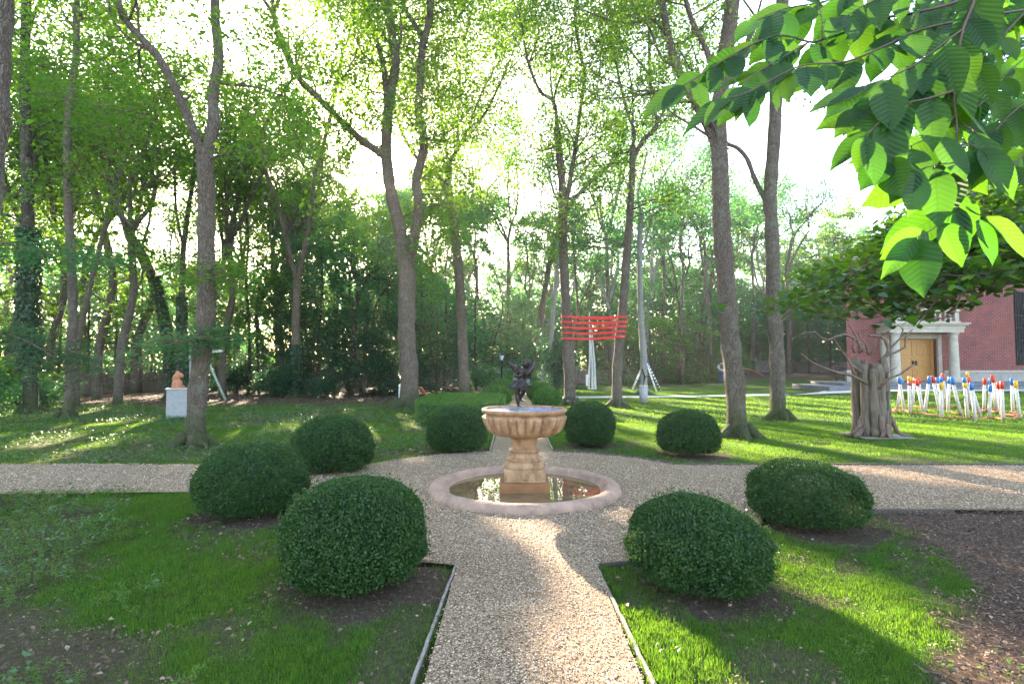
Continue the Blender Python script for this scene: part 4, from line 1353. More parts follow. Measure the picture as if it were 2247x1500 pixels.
# ------------------------------------------------------------------ poles with painted tips
Zp = lambda zx, zy: (1880 + zx / 4.166, 600 + zy / 4.166)
poles = [((262, 992), (300, 1280), 'red', 9), ((385, 945), (437, 1255), 'blue', 0), ((410, 965), (370, 1235), 'blue', 9),
         ((482, 940), (487, 1282), 'yellow', 1), ((530, 950), (512, 1215), 'red', 0), ((545, 962), (612, 1282), 'red', 0), ((568, 955), (590, 1215), 'red', 9),
         ((665, 938), (622, 1278), 'blue', 0), ((690, 932), (765, 1282), 'red', 2), ((732, 948), (800, 1228), 'blue', 0), ((775, 938), (752, 1240), 'blue', 0), ((784, 912), (830, 1232), 'red', 0),
         ((774, 995), (777, 1322), 'yellow', 0), ((848, 942), (834, 1266), 'blue', 0), ((868, 945), (955, 1296), 'blue', 0),
         ((983, 952), (1015, 1322), 'blue', 3), ((1012, 900), (1038, 1212), 'yellow', 0), ((1020, 950), (1130, 1292), 'red', 0), ((1045, 995), (1086, 1342), 'blue', 0),
         ((1171, 955), (1164, 1252), 'red', 0), ((1222, 1018), (1212, 1322), 'blue', 0), ((1238, 925), (1296, 1280), 'red', 0), ((1222, 955), (1275, 1242), 'blue', 0),
         ((1292, 992), (1322, 1292), 'red', 0), ((1325, 985), (1338, 1338), 'red', 0), ((1417, 955), (1430, 1280), 'blue', 0), ((1450, 978), (1492, 1320), 'yellow', 0)]
ordn = ['first', 'second', 'third', 'fourth', 'fifth', 'sixth', 'seventh', 'eighth', 'ninth', 'tenth', 'eleventh', 'twelfth', 'thirteenth', 'fourteenth']
cnt = {'red': 0, 'blue': 0, 'yellow': 0}
poles.sort(key=lambda q: q[0][0])
for (t, b, c, sec) in poles:
    bp_ = G(*Zp(*b)); tp_ = P(*Zp(*t), bp_.y + R.uniform(-.15, .15))
    cnt[c] += 1
    e = empty('painted_pole', bp_, 0, f'{ordn[cnt[c] - 1]} from the left of the white poles tipped {c}' + (' over red' if sec == 1 else (' over yellow' if sec == 3 else '')), 'pole', 'white poles with painted tips on the lawn')
    d = tp_ - bp_
    mb = MB(); mb.tube([d * 0, d * .4, d * .8], [.047, .045, .042], 10, lump=.05); mb.build('shaft', M['white_dirty'], e)
    L0 = .8 if not sec in (1, 3) else .88
    if sec in (1, 3):
        mb = MB(); mb.tube([d * .76, d * .885], .050, 10); mb.build('lower_band', M['red_tip'] if sec == 1 else M['yellow_tip'], e)
    mb = MB(); mb.tube([d * L0, d * .99, d], [.052, .052, .042], 10); mb.build('tip', M[c + '_tip'], e)
mb = MB()
loops = [[(300, 1280), (440, 1262), (490, 1284), (620, 1290), (778, 1325), (900, 1330), (1086, 1345), (1215, 1326), (1340, 1340), (1494, 1322), (1430, 1282), (1300, 1285), (1170, 1255), (960, 1300), (835, 1268)],
         [(372, 1238), (512, 1217), (620, 1240), (750, 1245), (830, 1234), (960, 1215), (1040, 1214), (1130, 1290), (1165, 1255), (1276, 1244), (1322, 1294), (1494, 1320)],
         [(300, 1285), (325, 1272), (372, 1240)], [(440, 1258), (470, 1275), (490, 1282)]]
for lp in loops:
    pts = []
    for i in range(len(lp) - 1):
        a, b = G(*Zp(*lp[i])), G(*Zp(*lp[i + 1]))
        for k in range(5):
            q = a.lerp(b, k / 5); q += Vector((R.uniform(-.04, .04), R.uniform(-.12, .12), .045 + R.uniform(0, .015))); pts.append(q)
    mb.tube(pts, .020, 6)
tag(mb.build('red_rope', M['rope_red']), 'red rope laid on the grass around the feet of the painted poles', 'rope')

# ------------------------------------------------------------------ brick building
bd = empty('brick_building', (26, 34, .22), 0, 'red brick building with a columned stone porch and double oak doors', 'building')
def bpart(name, mb, mat, parent=bd, smooth=False, **k):
    o = mb.build(name, mat, parent, smooth=smooth, **k)
    o.location = Vector((-26, -34, -.22)) if parent is bd else (0, 0, 0)
    return o
foot_ = [(21.1, 34.0), (24.35, 34.0), (24.35, 34.35), (26.70, 34.35), (26.70, 34.0), (31.6, 34.0), (40.0, 38.8), (40.0, 46.0), (21.1, 46.0)]
zb, zt = .56, 8.2
mb = MB()
mb.prism([(21.1, 34.0), (24.30, 34.0), (30.0, 46.0), (29.2, 46.0)], zb, zt)
mb.prism([(26.75, 34.0), (31.6, 34.0), (40.0, 38.8), (40.0, 46.0), (30.001, 46.0)], zb, zt)
mb.prism([(24.30, 34.002), (26.75, 34.002), (29.9, 45.5), (29.8, 45.5)], 3.55, zt)
wall = bpart('wall', mb, M['brick'])
mb = MB()
def proud(p0, p1, t):   # a course in front of a facade
    d = Vector((p1[0] - p0[0], p1[1] - p0[1])).normalized(); nrm_ = Vector((d.y, -d.x))
    return [(p0[0] + nrm_.x * t, p0[1] + nrm_.y * t), (p1[0] + nrm_.x * t, p1[1] + nrm_.y * t), (p1[0] - nrm_.x * .05, p1[1] - nrm_.y * .05), (p0[0] - nrm_.x * .05, p0[1] - nrm_.y * .05)]
mb.prism([(20.95, 33.85), (24.0, 33.85), (24.0, 33.995), (20.95, 33.995)], .56, 1.14)
mb.prism([(27.05, 33.85), (31.64, 33.85), (40.05, 38.66), (40.0, 38.795), (31.6, 33.995), (27.05, 33.995)], .56, 1.14)
bpart('stone_base', mb, M['greystone'])
mb = MB()
mb.prism([(20.88, 33.78), (24.0, 33.78), (24.0, 33.996), (20.88, 33.996)], 1.142, 1.25)
mb.prism([(27.05, 33.78), (31.66, 33.78), (40.1, 38.6), (40.0, 38.796), (31.6, 33.996), (27.05, 33.996)], 1.142, 1.25)
bpart('base_cap', mb, M['limestone'])
mb = MB(); mb.prism([(20.9, 33.7), (31.75, 33.7), (40.3, 38.6), (40.3, 46.3), (29.3, 46.3)], 8.2, 8.6); bpart('roof', mb, M['limestone'])
# porch
for cxx in (23.45, 27.02):
    mb = MB()
    mb.lathe([(.36, .56), (.36, .66), (.33, .67), (.34, .74), (.29, .80), (.27, .86)] + [(.27 - .045 * (t / 8) ** 1.4, .86 + 2.5 * t / 8) for t in range(9)] + [(.25, 3.38), (.25, 3.43), (.28, 3.46), (.31, 3.50), (.31, 3.565)], 32, c=(cxx, 33.0), cap=True)
    bpart('column', mb, M['limestone'], smooth=True, sharp=True)
mb = MB()
mb.box(22.98, 32.72, 3.568, 27.48, 33.97, 3.80); mb.box(22.94, 32.68, 3.803, 27.52, 33.972, 3.98); mb.box(22.82, 32.56, 3.983, 27.64, 33.974, 4.06); mb.box(22.74, 32.48, 4.063, 27.72, 33.976, 4.14)
bpart('entablature', mb, M['limestone'])
mb = MB(); mb.box(23.15, 32.74, 4.85, 27.3, 32.98, 4.96); mb.box(23.15, 32.74, 4.143, 27.3, 32.98, 4.25)
bpart('balcony_rail', mb, M['limestone'])
for k in range(13):
    x = 23.35 + k * .31
    if k in (0, 6, 12):
        mb = MB(); mb.box(x - .12, 32.72, 4.252, x + .12, 33.0, 5.02); bpart('balcony_pier', mb, M['limestone'])
    else:
        mb = MB(); mb.lathe([(.07, 4.252), (.05, 4.32), (.09, 4.46), (.05, 4.66), (.04, 4.74), (.07, 4.85)], 12, c=(x, 32.86)); bpart('baluster', mb, M['limestone'], smooth=True)
# stone surround and doors
mb = MB()
mb.box(24.08, 33.84, .56, 24.30, 33.998, 3.55); mb.box(26.75, 33.84, .56, 26.97, 33.998, 3.55); mb.box(24.30, 33.86, 3.24, 26.75, 34.4, 3.548)
mb.box(23.2, 33.8, .56, 23.65, 33.997, 3.55); 
bpart('door_surround', mb, M['limestone'])
mb = MB(); mb.box(24.302, 34.22, .58, 24.52, 34.40, 3.238); mb.box(26.53, 34.22, .58, 26.748, 34.40, 3.238); bpart('door_frame', mb, M['oak_door'])
for sgn in (-1, 1):
    x0, x1 = (24.522, 25.52) if sgn < 0 else (25.53, 26.528)
    mb = MB(); mb.box(x0, 34.30, .58, x1, 34.36, 3.236)
    dr = bpart('door', mb, M['oak_door'])
    st_ = .11
    mb = MB()
    rows_ = [(.58, .70), (1.30, 1.42), (2.02, 2.14), (3.10, 3.236)]
    mb.box(x0, 34.27, .58, x0 + st_, 34.298, 3.236); mb.box(x1 - st_, 34.27, .58, x1, 34.298, 3.236)
    for a, b in rows_: mb.box(x0 + st_, 34.272, a, x1 - st_, 34.298, b)
    mb.build('stiles_and_rails', M['oak_door'], dr, smooth=False)
    for a, b in ((.70, 1.30), (1.42, 2.02), (2.14, 3.10)):
        pb = MB(); pb.box(x0 + st_ + .07, 34.278, a + .07, x1 - st_ - .07, 34.299, b - .07, .012); pb.build('panel', M['oak_door'], dr, smooth=False)
    hb = MB(); hx_ = x1 - .09 if sgn < 0 else x0 + .09
    hb.box(hx_ - .045, 34.24, 1.55, hx_ + .045, 34.27, 1.85); hb.tube([(hx_, 34.25, 1.62), (hx_, 34.16, 1.66), (hx_, 34.16, 1.78), (hx_, 34.25, 1.82)], .018, 6)
    hb.build('handle', M['iron'], dr, smooth=False)
# window bay on the slanting side
dd = Vector((8.4, 4.8)).normalized(); nn_ = Vector((dd.y, -dd.x))
def bay(s0, s1, z0, z1, off, t):
    a = Vector((31.6, 34.0)) + dd * s0 + nn_ * off; b = Vector((31.6, 34.0)) + dd * s1 + nn_ * off
    c_ = b + nn_ * t; d2 = a + nn_ * t
    m_ = MB(); m_.prism([tuple(a), tuple(d2), tuple(c_), tuple(b)], z0, z1); return m_
for s0 in (.35, 2.6):
    w_ = bpart('window', bay(s0, s0 + 1.7, 1.6, 6.3, .003, .03), M['glass_dark'])
    f_ = MB()
    for k in range(5):
        m_ = bay(s0 + k * 1.7 / 4 - .03, s0 + k * 1.7 / 4 + .03, 1.6, 6.3, .035, .05); f_.add(m_.V, m_.Fc)
    for k in range(7):
        z = 1.6 + k * 4.7 / 6
        m_ = bay(s0 - .03, s0 + 1.73, z - .025, z + .025, .034, .04); f_.add(m_.V, m_.Fc)
    f_.build('frame', M['iron'], w_, smooth=False)
# steps belong to the ground
mb = MB(); mb.box(17.6, 30.0, .1, 46, 34.0, .40, .01); mb.box(19.1, 31.1, .403, 46, 34.6, .56, .01)
tag(mb.build('stone_steps', M['bluestone'], smooth=False), 'two long dark stone steps in front of the brick building', 'steps')
mb = MB(); mb.tube([(20.4, 33.0, .55), (20.4, 33.0, 1.35), (20.4, 34.0, 1.5), (20.4, 34.0, .55)], .025, 6)
tag(mb.build('handrail', M['iron']), 'thin dark handrail at the left corner of the brick building', 'handrail')


# ------------------------------------------------------------------ fence
def fence(pts, label, mat, h=1.12, name='board_fence'):
    e = empty(name, (pts[0][0], pts[0][1], 0), 0, label, 'fence')
    org = Vector((pts[0][0], pts[0][1], 0))
    bb, rr = MB(), MB()
    posts = []
    for i in range(len(pts) - 1):
        a, b = Vector(pts[i]), Vector(pts[i + 1])
        L = (b - a).length; d = (b - a) / L; s = Vector((-d.y, d.x))
        n = int(L / .16)
        for k in range(n):
            p = a + d * (k + .5) * L / n
            w_ = L / n * .47
            z0 = HZ(p.x, p.y) - .05; z1 = HZ(p.x, p.y) + h + R.uniform(-.02, .02)
            o1 = s * R.uniform(0, .012)
            q = [p - d * w_ + o1, p + d * w_ + o1, p + d * w_ + o1 + s * .02, p - d * w_ + o1 + s * .02]
            m_ = MB().prism([tuple(v - org.xy) for v in q], z0, z1); bb.add(m_.V, m_.Fc)
        np_ = max(1, int(L / 2.4))
        for k in range(np_ + 1): posts.append(a + d * (k / np_) * L - s * .07)
        for zz in (.3, h - .18):
            za, zb_ = HZ(*a) + zz, HZ(*b) + zz
            rr.tube([(a.x - s.x * .03 - org.x, a.y - s.y * .03 - org.y, za), (b.x - s.x * .03 - org.x, b.y - s.y * .03 - org.y, zb_)], .045, 4)
    bb.build('boards', mat, e, smooth=False); rr.build('rails', mat, e, smooth=False)
    for p in posts:
        z0 = HZ(p.x, p.y)
        m_ = MB(); m_.box(p.x - .05 - org.x, p.y - .05 - org.y, z0 - .05, p.x + .05 - org.x, p.y + .05 - org.y, z0 + h + .06); m_.build('post', mat, e, smooth=False)
    return e


fence([(-46, 20), (-23.4, 28.5)], 'old brown board fence behind the ivy-clad trees on the left', M['fence'])
fence([(-23.3, 28.7), (-22.0, 37.0), (-8, 44.5)], 'brown board fence deep in the shade behind the clay figure', M['fence'], h=1.1)
fence([(-7.9, 44.6), (3.2, 46.2)], 'pale grey board fence behind the lamp post at the end of the path', M['fence_grey'], h=1.3)
fence([(3.3, 46.3), (13, 47.0), (22.5, 54)], 'brown board fence behind the white obelisk and the striped tripod', M['fence'], h=1.15)
fence([(22.6, 54), (27.5, 56.5)], 'bleached grey fence boards to the right of the blue plinth', M['fence_grey'], h=1.2)
fence([(27.6, 56.6), (60, 62)], 'dark board fence between the lawn and the woods left of the building', M['fence'], h=1.1)
# ------------------------------------------------------------------ tree builder
def catmull(pts, sub=4):
    out = []
    n = len(pts)
    for i in range(n - 1):
        p0 = pts[max(i - 1, 0)]; p1 = pts[i]; p2 = pts[i + 1]; p3 = pts[min(i + 2, n - 1)]
        for k in range(sub):
            t = k / sub
            out.append(tuple(.5 * ((2 * b) + (c - a) * t + (2 * a - 5 * b + 4 * c - d) * t * t + (3 * b - a - 3 * c + d) * t ** 3) for a, b, c, d in zip(p0, p1, p2, p3)))
    out.append(tuple(pts[-1]))
    return out


def grow(mb, p, d, L, r, lvl, maxl, rg, tips, up=.25, ang=(.5, 1.0), nch=(6, 5, 3, 2), wig=.22, shrink=.62, t0=.35, taper=.6, minr=.006, spread0=None):
    k = 6 if lvl < 2 else 4
    pts = [Vector(p)]; d = Vector(d).normalized()
    for i in range(k):
        d = d + Vector((rg.gauss(0, wig), rg.gauss(0, wig), rg.gauss(0, wig * .7) + up * .25))
        d.normalize()
        pts.append(pts[-1] + d * L / k)
    rad = [max(minr, r * (1 - taper * i / k)) for i in range(k + 1)]
    if lvl >= 2 and getattr(mb, 'pend', None) is not None: mb.pend.append((pts, rad, (9, 7, 5, 3, 3)[min(lvl, 4)]))
    else:
        v0 = len(mb.V)
        mb.tube(pts, rad, (9, 7, 5, 3, 3)[min(lvl, 4)], cap=lvl < 2)
        if lvl >= 2 and getattr(mb, 'rec', None) is not None: mb.rec.append((v0, len(mb.V)))
    if lvl < maxl:
        n = nch[min(lvl, len(nch) - 1)]
        for c in range(n):
            t = t0 + (1 - t0) * (c + rg.random()) / n
            f_ = t * k; i = min(int(f_), k - 1)
            q = pts[i].lerp(pts[i + 1], f_ - i)
            ax = (pts[i + 1] - pts[i]).normalized()
            pe = ax.orthogonal().normalized()
            pe = Quaternion(ax, c * 2.4 + rg.uniform(-.6, .6)) @ pe
            A = rg.uniform(*ang) if (lvl or not spread0) else rg.uniform(*spread0)
            nd = ax * math.cos(A) + pe * math.sin(A)
            grow(mb, q, nd, L * shrink * rg.uniform(.75, 1.2) * (1.15 - .45 * t), rad[i] * .58, lvl + 1, maxl, rg, tips, up, ang, nch, wig, shrink, .25, taper, minr, None)
    if lvl >= maxl:
        tips.append(pts[-1]); tips.append(pts[-3])
    elif lvl == maxl - 1:
        tips.append(pts[-1])
    return pts


def clusters(tips, m, size, s, rng, flat=.45, up=.7, aspect=.55, jitter=1.0, droop=0.0):
    T = np.array([tuple(t) for t in tips])
    C = np.repeat(T, m, 0)
    sc = np.repeat(rng.uniform(.6, 1.35, len(T)), m)[:, None]
    off = rng.normal(size=C.shape) * np.array([s, s, s * flat]) * sc
    C = C + off
    C[:, 2] -= (off[:, 0] ** 2 + off[:, 1] ** 2) * .25 / max(s, .1)
    return leaf_quads(C, size * rng.uniform(.55, 1.3, len(C)), up=up, aspect=aspect, fold=.14, rng=rng, droop=droop)


TUBES = {}


def lib_tree(kind, seed, far=False):
    rg = random.Random(seed); rng = np.random.default_rng(seed)
    mb = MB(); mb.rec = []; tips = []
    if kind == 'canopy':       # tall oak, crown from 7 m
        pts = [(0, 0, -.2), (0, 0, .1), (rg.gauss(0, .1), 0, 2.5), (rg.gauss(0, .3), rg.gauss(0, .3), 5), (rg.gauss(0, .5), rg.gauss(0, .4), 7.6)]
        cp = catmull(pts, 3)
        mb.tube(cp, [(.27 if i == 0 else .215) * (1 - .42 * i / len(cp)) for i in range(len(cp))], 10, lump=.06)
        top = Vector(cp[-1])
        for a in range(3):
            th = a * 2.1 + rg.random()
            grow(mb, top, (math.cos(th) * .42, math.sin(th) * .42, 1), 6.4 * rg.uniform(.8, 1.15), .115, 1, 3, rg, tips, up=.35, nch=(5, 6, 4), wig=.2, shrink=.52, t0=.15, ang=(.5, 1.1))
        for a in range(3):
            q = cp[len(cp) * 2 // 3 + a % 3]
            th = rg.uniform(0, 6.28); grow(mb, q, (math.cos(th), math.sin(th), .5), 2.6, .045, 2, 3, rg, tips, up=.1, nch=(4, 4, 4), wig=.2, shrink=.6, t0=.3)
        V = clusters(tips, 50, .29, .46, rng, .42) if far else clusters(tips, 46, .20, .36, rng, .5)
        mat = M['leaf']
    elif kind == 'open':       # slender, vase of fine branches, few leaves
        pts = [(0, 0, -.2), (0, 0, .1), (rg.gauss(0, .2), 0, 3), (rg.gauss(0, .4), 0, 6), (rg.gauss(0, .6), 0, 8.6)]
        cp = catmull(pts, 3)
        mb.tube(cp, [(.20 if i == 0 else .155) * (1 - .4 * i / len(cp)) for i in range(len(cp))], 9, lump=.06)
        top = Vector(cp[-1])
        for a in range(4):
            th = a * 1.6 + rg.random()
            grow(mb, top, (math.cos(th) * .4, math.sin(th) * .4, 1), 6.2 * rg.uniform(.8, 1.1), .075, 1, 3, rg, tips, up=.45, nch=(4, 5, 3), wig=.2, shrink=.55, t0=.15, ang=(.35, .8))
        V = clusters(tips, 26, .17, .34, rng, .6)
        mat = M['leaf']
    elif kind == 'under':      # beech-like, branches to the ground
        H = 8.5
        cp = catmull([(0, 0, -.2), (0, 0, .1), (rg.gauss(0, .2), 0, 3), (rg.gauss(0, .3), 0, 6), (rg.gauss(0, .4), 0, H)], 3)
        mb.tube(cp, [.12 * (1 - .8 * i / len(cp)) for i in range(len(cp))], 7)
        for a in range(20):
            t = .10 + .88 * a / 20
            q = Vector(cp[int(t * (len(cp) - 1))]); q.z = -.0 + H * t
            th = a * 2.4 + rg.uniform(-.4, .4)
            grow(mb, q, (math.cos(th), math.sin(th), .28), (3.3 - 2.2 * max(0, t - .3)) * rg.uniform(.8, 1.15), .035, 2, 3, rg, tips, up=.02, nch=(4, 4, 7), wig=.16, shrink=.5, t0=.15, ang=(.6, 1.1))
        V = clusters(tips, 46, .17, .34, rng, .28, up=1.0)
        mat = M['leaf_cool']
    elif kind == 'hemlock':
        H = 12
        cp = [(0, 0, -.2), (0, 0, 3), (.1, 0, 7), (0, .05, H)]
        mb.tube(cp, [.17, .14, .08, .02], 7)
        for a in range(44):
            t = .05 + .94 * a / 44
            q = Vector((0, 0, H * t)); th = a * 2.4 + rg.uniform(-.3, .3)
            grow(mb, q, (math.cos(th), math.sin(th), -.05), (3.4 * (1 - t) ** .75 + .3) * rg.uniform(.8, 1.1), .028, 2, 3, rg, tips, up=-.12, nch=(4, 4, 5), wig=.12, shrink=.45, t0=.2, ang=(.6, 1.0))
        V = clusters(tips, 30, .15, .27, rng, .22, up=1.1, aspect=.4, droop=.3)
        mat = M['leaf_dark']
    elif kind == 'layered':    # dogwood-like small tree
        H = 5.0
        for s_ in range(3):
            th = s_ * 2.1; 
            cp = catmull([(0, 0, -.1), (.1 * math.cos(th), .1 * math.sin(th), 1), (.5 * math.cos(th), .5 * math.sin(th), 3), (.9 * math.cos(th), .9 * math.sin(th), H)], 3)
            mb.tube(cp, [.07 * (1 - .8 * i / len(cp)) for i in range(len(cp))], 6)
            for a in range(10):
                t = .12 + .86 * a / 10
                q = Vector(cp[int(t * (len(cp) - 1))]); th2 = a * 2.4 + s_ + rg.uniform(-.4, .4)
                grow(mb, q, (math.cos(th2), math.sin(th2), .12), 2.5 * (1.1 - .6 * t) * rg.uniform(.8, 1.2), .022, 2, 3, rg, tips, up=.0, nch=(4, 4, 6), wig=.12, shrink=.5, t0=.2)
        V = clusters(tips, 42, .15, .30, rng, .18, up=1.3)
        mat = M['leaf_bright']
    elif kind == 'bush':
        for s_ in range(12):
            th = s_ * 2.4
            grow(mb, (0, 0, -.05), (math.cos(th) * .6, math.sin(th) * .6, 1), 2.2 * rg.uniform(.7, 1.1), .02, 2, 3, rg, tips, up=.1, nch=(4, 4, 6), wig=.2, shrink=.5, t0=.2)
        V = clusters(tips, 50, .13, .26, rng, .5)
        mat = M['leaf_cool']
    tm = mb.mesh(kind + '_trunk'); TUBES[tm.name] = mb; fm = np_faces(kind + '_crown', V, 4)
    return tm, fm, mat


LIB = {}
for kd, ns_ in (('canopy', 4), ('open', 2), ('under', 3), ('hemlock', 2), ('layered', 2), ('bush', 2)):
    LIB[kd] = [lib_tree(kd, 100 * len(kd) + i) for i in range(ns_)]
LIB['far'] = [lib_tree('canopy', 900 + i, True) for i in range(3)]
NAMES = {'canopy': ('oak_tree', 'tree'), 'far': ('oak_tree', 'tree'), 'open': ('slender_tree', 'tree'), 'under': ('beech_tree', 'tree'), 'hemlock': ('hemlock_tree', 'tree'), 'layered': ('dogwood_tree', 'tree'), 'bush': ('leafy_shrub', 'shrub')}


def place(kind, x, y, sc, label, group, bark='bark', leaf=None, rz=None, i=None, zs=None):
    tm, fm, mat = LIB[kind][R.randrange(len(LIB[kind])) if i is None else i]
    nm, cat = NAMES[kind]
    e = empty(nm, (x, y, HZ(x, y) - .02), R.uniform(0, 6.28) if rz is None else rz, label, cat, group)
    e.scale = (sc, sc, (zs or sc))
    for n_, me, mt in (('trunk' if kind != 'bush' else 'stems', tm, M[bark]), ('crown' if kind != 'bush' else 'foliage', fm, leaf or mat)):
        o = bpy.data.objects.new(n_, me); COL.objects.link(o); o.parent = e
        if not me.materials: me.materials.append(mt)
        o.material_slots[0].link = 'OBJECT'; o.material_slots[0].material = mt
    return e


# ------------------------------------------------------------------ gaps in the canopy
# (real openings in the crowns, so that the low sun reaches the ground where the photo shows it)
AZ = math.atan2(740 - CX, F)
EL = math.radians(18.4)
sv = Vector((math.sin(AZ) * math.cos(EL), math.cos(AZ) * math.cos(EL), math.sin(EL)))


def g2(px, py):
    p = G(px, py); return p.x, p.y


SPOTS = []   # pixel polylines of sunny patches and their half width in metres
for pts, wd in [([(1130, 1150), (1200, 1180), (1290, 1240), (1360, 1300)], .16), ([(1340, 1290), (1400, 1390), (1440, 1460), (1500, 1520)], .24), ([(1450, 1480), (1560, 1560), (1700, 1620)], .35),
                ([(1340, 1330), (1300, 1400), (1290, 1500)], .10), ([(1700, 1215), (1790, 1255), (1880, 1300)], .13), ([(1850, 1290), (1960, 1330), (2040, 1400), (2160, 1470)], .28), ([(1930, 1160), (2000, 1175), (2080, 1200), (2110, 1260)], .18),
                ([(1270, 1110), (1330, 1122), (1400, 1135)], .10), ([(1860, 1030), (2000, 1040), (2150, 1060), (2300, 1080)], .30), ([(1960, 1040), (2247, 1045)], .25),
                ([(20, 955), (90, 962), (110, 968)], .30), ([(235, 968), (300, 960)], .35), ([(510, 880), (560, 880)], .5), ([(330, 1030), (420, 1025)], .2), ([(60, 870), (200, 880)], .4),
                ([(190, 930), (260, 925)], .4), ([(560, 945), (640, 935), (700, 930)], .5), ([(1660, 960), (1900, 985), (2250, 1005)], .35), ([(1640, 935), (1850, 965)], .25),
                ([(1730, 905), (1900, 925), (2247, 950)], .55), ([(1960, 960), (2247, 985)], .35), ([(1740, 880), (2000, 895)], .5), ([(1420, 875), (1600, 885)], .5), ([(1360, 900), (1560, 905)], .35), ([(1250, 875), (1340, 873)], .5),
                ([(1260, 830), (1400, 838)], .8), ([(1450, 850), (1700, 850)], .8), ([(1230, 853), (1500, 861)], .5), ([(1700, 835), (1830, 838)], .8)]:
    w = [g2(*q) for q in pts]
    SPOTS.append((w, wd))


def lit(x, y):
    u = x * math.cos(AZ) - y * math.sin(AZ); a = x * math.sin(AZ) + y * math.cos(AZ)
    m = np.zeros(x.shape, bool)
    for w, wd in SPOTS:
        for i in range(len(w) - 1):
            ax, ay = w[i]; bx, by = w[i + 1]
            dx, dy = bx - ax, by - ay; L2 = dx * dx + dy * dy
            t = np.clip(((x - ax) * dx + (y - ay) * dy) / L2, 0, 1)
            ex = x - ax - t * dx; ey = y - ay - t * dy
            if i == 0: wd = wd * 1.25 + .09
            eu = ex * math.cos(AZ) - ey * math.sin(AZ); ea = ex * math.sin(AZ) + ey * math.cos(AZ)
            m |= (eu / wd) ** 2 + (ea / (wd * 1.6)) ** 2 < 1
    n = fbm(u * 1.5 + 40, a * .35 + 9, 91)
    n = n + .13 * ((x > 7) & (x < 27) & (y > 31) & (y < 47))
    thr = np.where(y > 24, np.where(x < 1, .55, .58), np.where((x > 2) & (y > 9), .39, np.where(y > 9, .64, 9.0)))
    m |= n > thr
    # the view of the sun itself and the big leaves at the top right
    m |= ((x - 1.48) / .35) ** 2 + ((y + 4.6) / 1.2) ** 2 < 1
    m |= (x > 2.2) & (x < 6.0) & (y > -9.5) & (y < -3.0) & (vnoise(u * 2.2, a * .5, 17) > .30)
    return m


